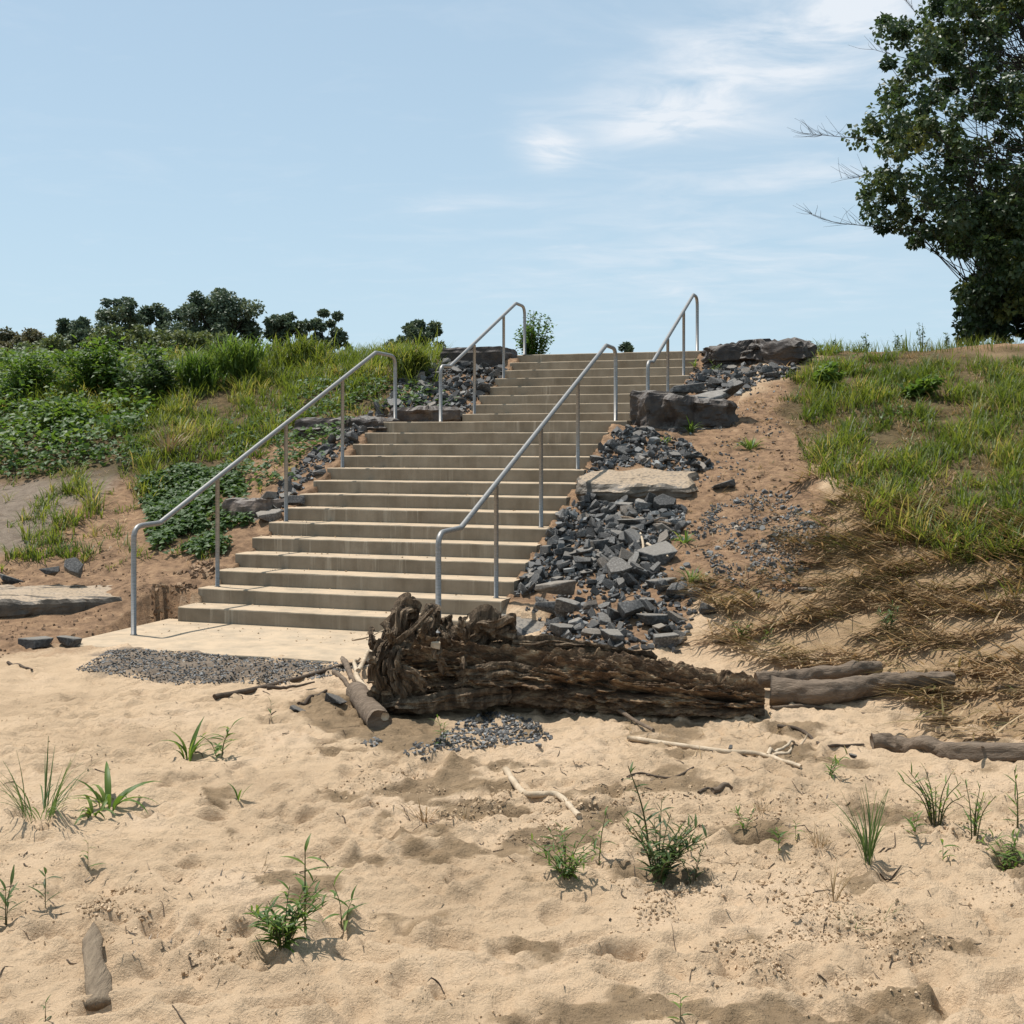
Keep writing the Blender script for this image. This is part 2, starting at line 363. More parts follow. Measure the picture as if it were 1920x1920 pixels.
        brown = math_(t, 'MULTIPLY', ramp(t, oi.outputs['Random'], [(0.80, (0, 0, 0)), (0.86, (1, 1, 1)), (0.93, (1, 1, 1)), (0.95, (0, 0, 0))]), 0.55 if nm == 'slate' else 0)
        c = mixc(t, brown, hs.outputs[0], (0.17, 0.12, 0.075))
        c = mixc(t, math_(t, 'MULTIPLY', up, dust), c, (0.42, 0.30, 0.185) if nm == 'boulder_tan' else (0.20, 0.175, 0.145) if nm == 'boulder' else (0.27, 0.23, 0.18))
        t.links.new(c, b.inputs['Base Color']); b.inputs['Roughness'].default_value = 0.62; b.inputs['Specular IOR Level'].default_value = 0.4
        bump(t, b, math_(t, 'ADD', n2, math_(t, 'MULTIPLY', noise(t, 3, 3, 0.5, coords(t, 'Object', (1, 1, 9))), 0.8)), 0.5, 0.012)
    m, t, b = mat('gravel'); a = nd(t, 'ShaderNodeAttribute', attribute_name='tint')
    t.links.new(ramp(t, a.outputs['Fac'], [(0.0, (0.044, 0.042, 0.040)), (0.45, (0.092, 0.088, 0.083)), (0.7, (0.16, 0.155, 0.146)), (0.84, (0.24, 0.237, 0.225)), (0.9, (0.22, 0.15, 0.09)), (1, (0.33, 0.27, 0.20))]), b.inputs['Base Color']); b.inputs['Roughness'].default_value = 0.7
    m, t, b = mat('clod'); a = nd(t, 'ShaderNodeAttribute', attribute_name='tint')
    t.links.new(ramp(t, a.outputs['Fac'], [(0.0, (0.30, 0.205, 0.12)), (0.5, (0.44, 0.315, 0.195)), (1, (0.54, 0.39, 0.25))]), b.inputs['Base Color'])
    bump(t, b, noise(t, 160, 3, 0.6, coords(t)), 0.5, 0.006)
    m, t, b = mat('soil_clod'); a = nd(t, 'ShaderNodeAttribute', attribute_name='tint')
    t.links.new(ramp(t, a.outputs['Fac'], [(0.0, (0.10, 0.062, 0.038)), (0.6, (0.215, 0.135, 0.08)), (1, (0.32, 0.21, 0.125))]), b.inputs['Base Color'])
    # concrete
    m, t, b = mat('concrete'); v = coords(t)
    n = noise(t, 2.2, 6, 0.62, v); n2 = noise(t, 45, 5, 0.6, v)
    c = ramp(t, n, [(0.3, (0.175, 0.142, 0.100)), (0.5, (0.240, 0.198, 0.144)), (0.7, (0.30, 0.252, 0.188))])
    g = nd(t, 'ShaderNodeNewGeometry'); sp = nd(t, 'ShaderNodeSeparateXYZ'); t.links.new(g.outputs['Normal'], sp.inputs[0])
    st = noise(t, 1, 5, 0.7, coords(t, 'Object', (11, 11, 0.5))); stm = noise(t, 0.8, 2, 0.5, v)
    streak = math_(t, 'MULTIPLY', ramp(t, st, [(0.55, (0, 0, 0)), (0.68, (1, 1, 1))]), ramp(t, stm, [(0.42, (0, 0, 0)), (0.6, (1, 1, 1))]))
    dk = noise(t, 1, 4, 0.6, coords(t, 'Object', (7, 7, 0.8)))
    c = mixc(t, math_(t, 'MULTIPLY', ramp(t, dk, [(0.5, (0, 0, 0)), (0.7, (1, 1, 1))]), 0.4), c, (0.125, 0.095, 0.062))
    c = mixc(t, math_(t, 'MULTIPLY', streak, 0.7), c, (0.44, 0.385, 0.30))
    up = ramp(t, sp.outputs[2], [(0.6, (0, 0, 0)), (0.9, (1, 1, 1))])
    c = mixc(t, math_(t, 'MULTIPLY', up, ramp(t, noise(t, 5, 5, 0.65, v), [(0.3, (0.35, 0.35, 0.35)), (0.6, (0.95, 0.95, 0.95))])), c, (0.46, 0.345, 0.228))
    c = mixc(t, ramp(t, n2, [(0.6, (0, 0, 0)), (0.78, (0.4, 0.4, 0.4))]), c, (0.15, 0.11, 0.065))
    t.links.new(c, b.inputs['Base Color']); b.inputs['Roughness'].default_value = 0.88; bump(t, b, n2, 0.3, 0.005)
    # steel
    m, t, b = mat('steel'); v = coords(t, 'Object', (6, 6, 60)); n = noise(t, 3, 4, 0.6, v)
    t.links.new(ramp(t, n, [(0.3, (0.21, 0.20, 0.185)), (0.7, (0.33, 0.315, 0.295))]), b.inputs['Base Color'])
    b.inputs['Metallic'].default_value = 0.6; t.links.new(ramp(t, n, [(0.3, (0.58,) * 3), (0.7, (0.42,) * 3)]), b.inputs['Roughness'])
    # woods
    def wood(nm, stops, bs=0.6, sc=(1, 1, 1), lum=0.5):
        m, t, b = mat(nm); v = coords(t, 'Object', sc)
        a = nd(t, 'ShaderNodeAttribute', attribute_name='grain')
        n = noise(t, 9, 7, 0.7, v, 0.4); n2 = noise(t, 40, 5, 0.65, v)
        t.links.new(ramp(t, n, stops), b.inputs['Base Color'])
        b.inputs['Roughness'].default_value = 0.9
        bump(t, b, math_(t, 'ADD', n2, n), bs, 0.02)
    wood('rotten_wood', [(0.27, (0.028, 0.018, 0.011)), (0.39, (0.085, 0.053, 0.031)), (0.50, (0.160, 0.100, 0.057)), (0.59, (0.30, 0.203, 0.118)), (0.70, (0.43, 0.335, 0.215))], 1.0, (0.8, 1.8, 1.8))
    wood('drift_wood', [(0.3, (0.10, 0.072, 0.05)), (0.55, (0.19, 0.14, 0.098)), (0.75, (0.28, 0.21, 0.15))], 0.8, (0.5, 2.5, 2.5))
    wood('bleached_wood', [(0.3, (0.30, 0.22, 0.14)), (0.55, (0.46, 0.36, 0.25)), (0.75, (0.56, 0.46, 0.34))], 0.4)
    wood('dark_twig', [(0.3, (0.045, 0.032, 0.022)), (0.6, (0.10, 0.072, 0.05)), (0.8, (0.16, 0.12, 0.085))], 0.5)
    wood('board', [(0.3, (0.13, 0.095, 0.062)), (0.55, (0.24, 0.18, 0.12)), (0.75, (0.33, 0.255, 0.175))], 0.8, (3, .6, 3))
    wood('root_wood', [(0.27, (0.028, 0.019, 0.013)), (0.40, (0.075, 0.051, 0.032)), (0.54, (0.165, 0.115, 0.072)), (0.65, (0.31, 0.23, 0.148)), (0.76, (0.42, 0.34, 0.24))], 1.0, (2.2, 2.2, .5))
    wood('bark', [(0.3, (0.022, 0.018, 0.014)), (0.6, (0.055, 0.045, 0.036)), (0.8, (0.10, 0.085, 0.07))], 0.8)
    # leaves: tint attribute picks the colour, a little light passes through
    def leaf(nm, stops, trans=0.35, rough=0.5, spec=0.35):
        m, t, b = mat(nm); a = nd(t, 'ShaderNodeAttribute', attribute_name='tint'); oi = nd(t, 'ShaderNodeObjectInfo')
        c = ramp(t, a.outputs['Fac'], stops)
        t.links.new(c, b.inputs['Base Color']); b.inputs['Roughness'].default_value = rough; b.inputs['Specular IOR Level'].default_value = spec
        tr = nd(t, 'ShaderNodeBsdfTranslucent'); hs = nd(t, 'ShaderNodeHueSaturation', i_Value=1.5, i_Saturation=1.1, i_Hue=0.487); t.links.new(c, hs.inputs['Color']); t.links.new(hs.outputs[0], tr.inputs[0])
        mx = nd(t, 'ShaderNodeMixShader', i_0=trans); t.links.new(b.outputs[0], mx.inputs[1]); t.links.new(tr.outputs[0], mx.inputs[2])
        out = [n for n in t.nodes if n.type == 'OUTPUT_MATERIAL'][0]; t.links.new(mx.outputs[0], out.inputs[0])
    leaf('grass', [(0.0, (0.060, 0.090, 0.017)), (0.5, (0.112, 0.152, 0.027)), (0.8, (0.185, 0.205, 0.042)), (1.0, (0.33, 0.27, 0.09))], 0.46)
    leaf('straw', [(0.0, (0.095, 0.110, 0.026)), (0.35, (0.18, 0.130, 0.050)), (0.7, (0.30, 0.205, 0.100)), (1.0, (0.48, 0.36, 0.21))], 0.36)
    leaf('vine', [(0.0, (0.036, 0.072, 0.016)), (0.5, (0.060, 0.108, 0.026)), (1.0, (0.10, 0.155, 0.045))], 0.36, 0.55, 0.35)
    leaf('weed', [(0.0, (0.045, 0.092, 0.017)), (0.6, (0.088, 0.150, 0.028)), (1.0, (0.15, 0.21, 0.045))], 0.44)
    leaf('weed_dark', [(0.0, (0.036, 0.066, 0.018)), (1.0, (0.09, 0.135, 0.042))], 0.4)
    leaf('fleck', [(0.0, (0.045, 0.030, 0.018)), (0.6, (0.13, 0.085, 0.045)), (1.0, (0.26, 0.18, 0.10))], 0.05)
    leaf('dry_blade', [(0.0, (0.16, 0.11, 0.05)), (1.0, (0.36, 0.26, 0.14))], 0.2)
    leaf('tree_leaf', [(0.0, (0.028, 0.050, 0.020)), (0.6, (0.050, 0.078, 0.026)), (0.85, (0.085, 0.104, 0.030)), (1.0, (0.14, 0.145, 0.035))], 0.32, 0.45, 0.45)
    leaf('far_leaf', [(0.0, (0.062, 0.092, 0.056)), (0.6, (0.095, 0.128, 0.070)), (1.0, (0.16, 0.18, 0.08))], 0.2)  # paler and bluish: the haze of distance is mixed into the leaf colour
    leaf('far_leaf_green', [(0.0, (0.065, 0.092, 0.030)), (1.0, (0.145, 0.165, 0.058))], 0.3)
    leaf('far_leaf_brown', [(0.0, (0.085, 0.09, 0.045)), (1.0, (0.16, 0.14, 0.065))], 0.2)
make_materials()
ground()

# ------------------------------------------------------------------ mesh builders
def tube_np(pts, rad, sides=10, caps=True, disp=None):
    """tube along points; rad scalar or list; disp(points, outward, s, ang) -> added radius"""
    pts = np.array([tuple(p) for p in pts], float); n = len(pts)
    rad = np.broadcast_to(np.asarray(rad, float), (n,))
    tan = np.gradient(pts, axis=0); tan /= np.linalg.norm(tan, axis=1)[:, None] + 1e-12
    up = np.array([0, 0, 1.0]) if abs(tan[0, 2]) < 0.9 else np.array([1.0, 0, 0])
    nrm = np.zeros((n, 3)); a = np.cross(tan[0], up); nrm[0] = a / np.linalg.norm(a)
    for i in range(1, n):
        q = nrm[i - 1] - tan[i] * (nrm[i - 1] @ tan[i]); nrm[i] = q / (np.linalg.norm(q) + 1e-12)
    bi = np.cross(tan, nrm)
    th = np.linspace(0, 2 * math.pi, sides, endpoint=False)
    out = nrm[:, None] * np.cos(th)[None, :, None] + bi[:, None] * np.sin(th)[None, :, None]
    r = np.repeat(rad[:, None], sides, 1)
    if disp is not None:
        s = np.repeat(np.linspace(0, 1, n)[:, None], sides, 1); r = r + disp(pts[:, None] + out * r[..., None], out, s, np.repeat(th[None], n, 0))
    V = (pts[:, None] + out * r[..., None]).reshape(-1, 3)
    i = np.arange(n - 1)[:, None] * sides; j = np.arange(sides)[None]; k = (j + 1) % sides
    F = np.stack([i + j, i + sides + j, i + sides + k, i + k], -1).reshape(-1, 4)[:, ::-1]
    Fs = [F]
    if caps:
        V = np.vstack([V, pts[:1], pts[-1:]]); c0, c1 = n * sides, n * sides + 1; jj = np.arange(sides); kk = (jj + 1) % sides; e = (n - 1) * sides
        Fs.append(np.concatenate([np.stack([np.full(sides, c0), jj, kk], -1)[:, ::-1], np.stack([np.full(sides, c1), e + jj, e + kk], -1)])[:, ::-1])
    return V, Fs
def merge(parts):
    Vs, F4, F3, off = [], [], [], 0
    for V, Fs in parts:
        for f in Fs:
            if len(f): (F4 if f.shape[1] == 4 else F3).append(np.asarray(f) + off)
        Vs.append(V); off += len(V)
    fs = []
    if F4: fs.append(np.concatenate(F4))
    if F3: fs.append(np.concatenate(F3))
    return np.vstack(Vs), fs
def fillet(pts, r, seg=6):
    """round the inner corners of a polyline; r a radius per inner corner"""
    pts = [Vector(p) for p in pts]; out = [pts[0]]
    for i in range(1, len(pts) - 1):
        a, b, c = pts[i - 1], pts[i], pts[i + 1]; d1 = (a - b).normalized(); d2 = (c - b).normalized()
        ang = d1.angle(d2); q = min(r[i - 1] / math.tan(ang / 2), (a - b).length * 0.48, (c - b).length * 0.48)
        p1, p2 = b + d1 * q, b + d2 * q
        for k in range(seg + 1):
            t = k / seg; out.append(p1 * (1 - t) ** 2 + b * 2 * t * (1 - t) + p2 * t * t)
    out.append(pts[-1]); return out
def smooth_line(pts, n):
    """Catmull-Rom through points, n samples"""
    p = np.array([tuple(q) for q in pts], float)
    if len(p) < 3: return p[0] + (p[-1] - p[0]) * np.linspace(0, 1, n)[:, None]
    p = np.vstack([2 * p[0] - p[1], p, 2 * p[-1] - p[-2]]); m = len(p) - 3
    t = np.linspace(0, m - 1e-9, n); i = t.astype(int); f = (t - i)[:, None]
    a, b, c, d = p[i], p[i + 1], p[i + 2], p[i + 3]
    return 0.5 * (2 * b + (c - a) * f + (2 * a - 5 * b + 4 * c - d) * f ** 2 + (3 * b - a - 3 * c + d) * f ** 3)

# ------------------------------------------------------------------ staircase, pad, handrails
def step_mesh(u0, u1, v0, v1, z0, z1, seed):
    r = np.random.RandomState(seed); n = 36; vs = np.linspace(v0, v1, n)
    wob = 0.004 * perlin(vs * 2.2, seed * 3.1, 0.5) + 0.0025 * perlin(vs * 9, seed * 1.7, 0.2)
    chip = -0.022 * np.clip(perlin(vs * 6, seed * 5.3, 1.5) - 0.62, 0, 1)
    prof = lambda w, c: [(u0, z0), (u0, z1 - 0.012 + c), (u0 + 0.004, z1 - 0.004 + w), (u0 + 0.013, z1 + w), (u1, z1 + 0.002), (u1, z0)]
    V = []; K = 6
    for k in range(n):
        for (u, z) in prof(wob[k], chip[k]): x, y = uv2xy(u - 0.6 * wob[k], vs[k]); V.append((x, y, z))
    idx = np.arange(n * K).reshape(n, K)
    F = []
    for a in range(K):
        b = (a + 1) % K; F.append(np.stack([idx[:-1, a], idx[1:, a], idx[1:, b], idx[:-1, b]], -1))
    caps = [tuple(idx[0, ::1]), tuple(idx[-1, ::-1])]
    return V, np.concatenate(F), caps
def stairs():
    x, y = uv2xy(0, WID / 2)
    root = empty('concrete_staircase', (x, y, 0), 'wide tan concrete staircase climbing the bank in two flights', 'staircase')
    def put(name, u0, u1, v0, v1, z0, z1, seed):
        V, F, caps = step_mesh(u0, u1, v0, v1, z0, z1, seed)
        me = mesh_np(name, np.array(V) - np.array(root.location), [F, np.array(caps)])
        return link(name, me, M['concrete'], root)
    for i in range(1, 14):
        j = 0.003 * (i % 2); put('step', (i - 1) * T_, i * T_ + 0.12, -j, WID + j, (i - 1) * R_ - 0.25, i * R_, i)
    put('landing', 13 * T_, U_UP + 0.12, -0.003, WID + 0.15, 13 * R_ - 0.25, 14 * R_, 14)
    for i in range(15, 23):
        j = 0.003 * (i % 2); u = U_UP + (i - 15) * T_
        put('step', u, u + T_ + (0.12 if i < 22 else 1.6), VO - j, VO + W2 + j, (i - 1) * R_ - 0.25, i * R_, i)
def concrete_pad():
    V, F, caps = step_mesh(-1.47, 0.12, -0.18, WID + 0.10, -0.16, 0.0, 50)
    o = link('concrete_pad', mesh_np('concrete_pad', V, [F, np.array(caps)]), M['concrete'])
    tag(o, 'sandy concrete landing slab at the foot of the stairs', 'concrete slab')
RAIL_R = 0.024
def handrail(v, us, zs, posts, label, base_z):
    """us = front post, first kink, last kink, end post; zs = heights of the level ends; posts = (u, base z)"""
    root = empty('handrail', P(us[0], v, base_z[0]), label, 'handrail', 'steel handrails of the staircase')
    o = root.location
    path = fillet([P(us[0], v, base_z[0]), P(us[0], v, zs[0]), P(us[1], v, zs[0] + 0.01), P(us[2], v, zs[1]), P(us[3], v, zs[1] - 0.01), P(us[3], v, base_z[1])], [0.12, 0.09, 0.09, 0.15])
    V, F = tube_np([p - o for p in path], RAIL_R, 14); link('rail', mesh_np('rail', V, F, True), M['steel'], root)
    for (u, zb) in posts:
        zt = zs[0] + (zs[1] - zs[0]) * (u - us[1]) / (us[2] - us[1])
        V, F = tube_np([P(u, v, zb - 0.01) - o, P(u, v, zb + 0.3) - o, P(u, v, zt - 0.015) - o], 0.021, 12); pst = link('post', mesh_np('post', V, F, True), M['steel'], root)
        V, F = tube_np([P(u, v, zb + 0.0005) - o, P(u, v, zb + 0.006) - o], 0.03, 14); link('collar', mesh_np('collar', V, F, True), M['steel'], pst)
    for (u, zb) in [(us[0], base_z[0]), (us[3], base_z[1])]:
        V, F = tube_np([P(u, v, zb + 0.0005) - o, P(u, v, zb + 0.006) - o], 0.03, 14)
        link('collar', mesh_np('collar', V, F, True), M['steel'], root)
def rails():
    tz = lambda i: i * R_
    handrail(0.115, (-0.85, -0.46, 4.13, 4.72), (0.955, 2.83), [(0.50, tz(2)), (1.86, tz(6)), (3.21, tz(10))], 'steel handrail on the grassy side of the lower flight', (0.0, tz(14)))
    handrail(3.02, (-0.85, -0.36, 4.44, 4.90), (0.965, 2.87), [(0.53, tz(2)), (1.87, tz(6)), (3.21, tz(10))], 'steel handrail beside the slate rubble of the lower flight, its foot behind the log', (0.0, tz(14)))
    handrail(0.605, (5.08, 5.42, 8.14, 8.56), (2.71, 3.85), [(6.33, tz(15)), (7.57, tz(19))], 'short steel handrail of the upper flight in front of the small bush', (tz(14), tz(22)))
    handrail(3.30, (5.45, 5.74, 8.50, 8.80), (2.73, 3.92), [(6.66, tz(16)), (7.76, tz(19))], 'short steel handrail of the upper flight beside the dark boulder on the crest', (tz(14), tz(22)))
stairs(); concrete_pad(); rails()

# ------------------------------------------------------------------ stones
def hull_mesh(name, pts, bevel=0.0):
    bm = bmesh.new()
    for p in pts: bm.verts.new(p)
    r = bmesh.ops.convex_hull(bm, input=bm.verts[:])
    junk = [g for g in r['geom_interior'] if isinstance(g, bmesh.types.BMVert)]
    if junk: bmesh.ops.delete(bm, geom=junk, context='VERTS')
    bmesh.ops.dissolve_limit(bm, angle_limit=0.12, verts=bm.verts[:], edges=bm.edges[:])
    if bevel: bmesh.ops.bevel(bm, geom=bm.edges[:], offset=bevel, segments=1, affect='EDGES', clamp_overlap=True)
    me = bpy.data.meshes.new(name); bm.to_mesh(me); bm.free(); return me
def chunk_pts(r, n=13, flat=0.45, squareness=0.6):
    """points of a split slate chunk of half-size about 1: slanting split faces, broken uneven sides"""
    pts = []; m = r.randint(4, 8); a0 = r.rand() * 6.28; asp = 0.5 + 0.4 * r.rand(); tx, ty = r.normal(0, .16, 2); bx, by = r.normal(0, .2, 2); ox, oy = r.normal(0, .14, 2)
    for k in range(m):
        a = a0 + 6.283 * (k + 0.8 * (r.rand() - 0.5)) / m; rad = 0.68 + 0.45 * r.rand(); x, y = rad * math.cos(a), rad * math.sin(a) * asp
        pts.append((x, y, flat * (0.75 + 0.3 * r.rand()) + tx * x + ty * y)); q = 0.45 + 0.65 * r.rand()
        pts.append((x * q + ox, y * q + oy, -flat * (0.7 + 0.4 * r.rand()) + bx * x + by * y))
        if r.rand() < .5: pts.append((x * 1.08, y * 1.08, flat * r.uniform(-.5, .4)))
    return np.array(pts)
RS = np.random.RandomState(11)
SLATE = [hull_mesh('rubble_stone', chunk_pts(RS, 13, 0.14 + 0.34 * RS.rand() ** 1.3), 0.03) for k in range(34)]
for me in SLATE: me.materials.append(M['slate'])
def stone(name, loc, size, label, cat='rock', group=None, me=None, rot=None):
    o = link(name, me or random.choice(SLATE)); o.location = loc; o.scale = size if hasattr(size, '__len__') else (size,) * 3
    o.rotation_euler = rot or (random.uniform(-.5, .5), random.uniform(-.5, .5), random.uniform(0, 6.28))
    return tag(o, label, cat, group)

def slab_rock(name, outline, h, label, layers=5, rough=0.02, seed=1, matn='boulder', cat='boulder', tilt=0.0, topslope=(0, 0), res=0.035, topamp=1.3):
    """a layered block: outline = ground polygon in world xy (counter-clockwise), from z0 to z0+h; ragged strata, each rim pushed in and out"""
    r = np.random.RandomState(seed)
    oc = np.array([tuple(p)[:2] for p in outline]); c = oc.mean(0); z0 = min(float(gz(*oc[0])), float(gz(*oc[2]))) - 0.06
    peri = []
    for i in range(len(oc)):
        a, b = oc[i], oc[(i + 1) % len(oc)]; k = max(2, int(np.linalg.norm(b - a) / res)); peri += [a + (b - a) * t for t in np.arange(k) / k]
    peri = np.array(peri); n = len(peri)
    np_ = max(5, int(np.linalg.norm(np.diff(np.vstack([oc, oc[:1]]), axis=0), axis=1).sum() / 0.22)); kv = r.normal(0, 1, np_); kv = np.append(kv, kv[0]); facet = np.interp(np.arange(n) / n * np_, np.arange(np_ + 1), kv) * rough * 1.1
    tilt_ = r.normal(0, .25, 2)
    nl = max(8, int(h / (res * 0.7))) ; V = []; rows = []
    lay = np.sort(r.rand(layers)) ; off = (r.rand(layers + 1) - 0.5) * rough * 1.6
    for k in range(nl + 1):
        f = k / nl; L = np.searchsorted(lay, f)
        q = peri - c; d = np.linalg.norm(q, axis=1)[:, None]; dirn = q / d
        amp = rough * (1.4 * fbm(peri[:, 0] * 4 + seed, peri[:, 1] * 4, f * h * 5, 3) + 1.0 * fbm(peri[:, 0] * 3, peri[:, 1] * 3, L * 7.7 + seed, 2)) + off[L]
        rnd = facet - 1.6 * rough * max(0, (f - .84) / .16) ** 2
        pp = peri + dirn * (amp + rnd)[:, None]
        zz = z0 + (h + 0.05) * f + f * (topslope[0] * (pp[:, 0] - c[0]) + topslope[1] * (pp[:, 1] - c[1])) + rough * 0.7 * fbm(pp[:, 0] * 5, pp[:, 1] * 5, seed + f * 3, 2) * (0.3 + 0.7 * f)
        V.append(np.column_stack([pp, zz]))
    rings = 7
    top = V[-1]
    for k in range(1, rings):
        f = 1 - k / rings; pp = np.column_stack([c + (top[:, :2] - c) * f])
        zz = top[:, 2].mean() * (1 - f) + top[:, 2] * f; base = z0 + h + 0.05 + topslope[0] * (pp[:, 0] - c[0]) + topslope[1] * (pp[:, 1] - c[1])
        zz = base * (1 - f ** 4) + zz * f ** 4 + topamp * rough * (np.round(2.0 * fbm(pp[:, 0] * 2.4, pp[:, 1] * 2.4, seed + 9, 2)) / 2.0) * (1 - f ** 6) + 0.12 * rough * fbm(pp[:, 0] * 9, pp[:, 1] * 9, seed, 2)
        V.append(np.column_stack([pp, zz]))
    m = len(V); V = np.vstack(V); V = np.vstack([V, [[*c, V[-n:, 2].mean()]]])
    i = np.arange(m - 1)[:, None] * n; j = np.arange(n)[None]; k = (j + 1) % n
    F = np.stack([i + j, i + k, i + n + k, i + n + j], -1).reshape(-1, 4); e = (m - 1) * n; jj = np.arange(n)
    cap = np.stack([e + jj, e + (jj + 1) % n, np.full(n, m * n)], -1)
    org = np.array([*c, z0]); o = link(name, mesh_np(name, V - org, [F, cap]), M[matn]); o.location = org
    return tag(o, label, cat)
def quad_at(pl, pr, depth, skew=0.0):
    """ground outline of a block whose front foot runs between two pixels (left, right) and which goes depth metres back"""
    a, b = G(*pl), G(*pr); d = (b - a); nrm = Vector((-d.y, d.x, 0)).normalized() * depth; s = d.normalized() * skew
    mid = (a + b) / 2 - nrm * 0.06
    return [a, mid, b, b + nrm * 0.55 + d * 0.03, b + nrm + s, (a + b) / 2 + nrm * 1.08 + s, a + nrm + s, a + nrm * 0.5 - d * 0.03]
def big_rocks():
    slab_rock('slate_boulder', quad_at((-480, 1178), (238, 1128), 0.8), 0.27, 'long low slate ledge by the foot of the stairs with loose stones on top', 4, 0.040, 3, 'boulder_tan', topslope=(0.0, 0.06), topamp=.45)
    slab_rock('slate_boulder', quad_at((1206, 808), (1402, 790), 0.8, 0.3), 0.44, 'large dark brown block beside the stair landing with slate on its top', 5, 0.055, 5, topslope=(-.10, .06))
    slab_rock('slate_boulder', quad_at((1084, 942), (1283, 936), 0.62, 0.1), 0.27, 'long tan slab with sand on top, beside the middle of the lower flight', 6, 0.030, 6, 'boulder_tan', topslope=(0.03, 0.22), topamp=.3)
    slab_rock('slate_boulder', quad_at((938, 1196), (1105, 1190), 1.0, -0.1), 0.15, 'broad flat grey slate slab at the foot of the rubble behind the log', 3, 0.022, 7, 'slate', topslope=(0.0, 0.27), topamp=.7)
    slab_rock('slate_boulder', quad_at((1322, 690), (1482, 684), 0.8), 0.38, 'big ragged dark boulder on the crest beside the top step', 4, 0.085, 8, topslope=(.07, .05), res=.028)
    slab_rock('slate_boulder', quad_at((828, 684), (938, 688), 0.8), 0.33, 'square dark block on the crest by the upper flight', 3, 0.016, 9)
    slab_rock('slate_boulder', quad_at((556, 822), (700, 830), 0.6), 0.33, 'reddish brown block half hidden by vines beside the lower flight', 4, 0.05, 10)
    slab_rock('slate_boulder', quad_at((738, 792), (866, 792), 0.5), 0.22, 'low brown layered rock behind the landing between two handrails', 4, 0.04, 12)
    slab_rock('slate_boulder', quad_at((414, 978), (500, 974), 0.5), 0.25, 'grey rock with a sandy top between vines and the lower steps', 4, 0.03, 13, 'boulder')
big_rocks()

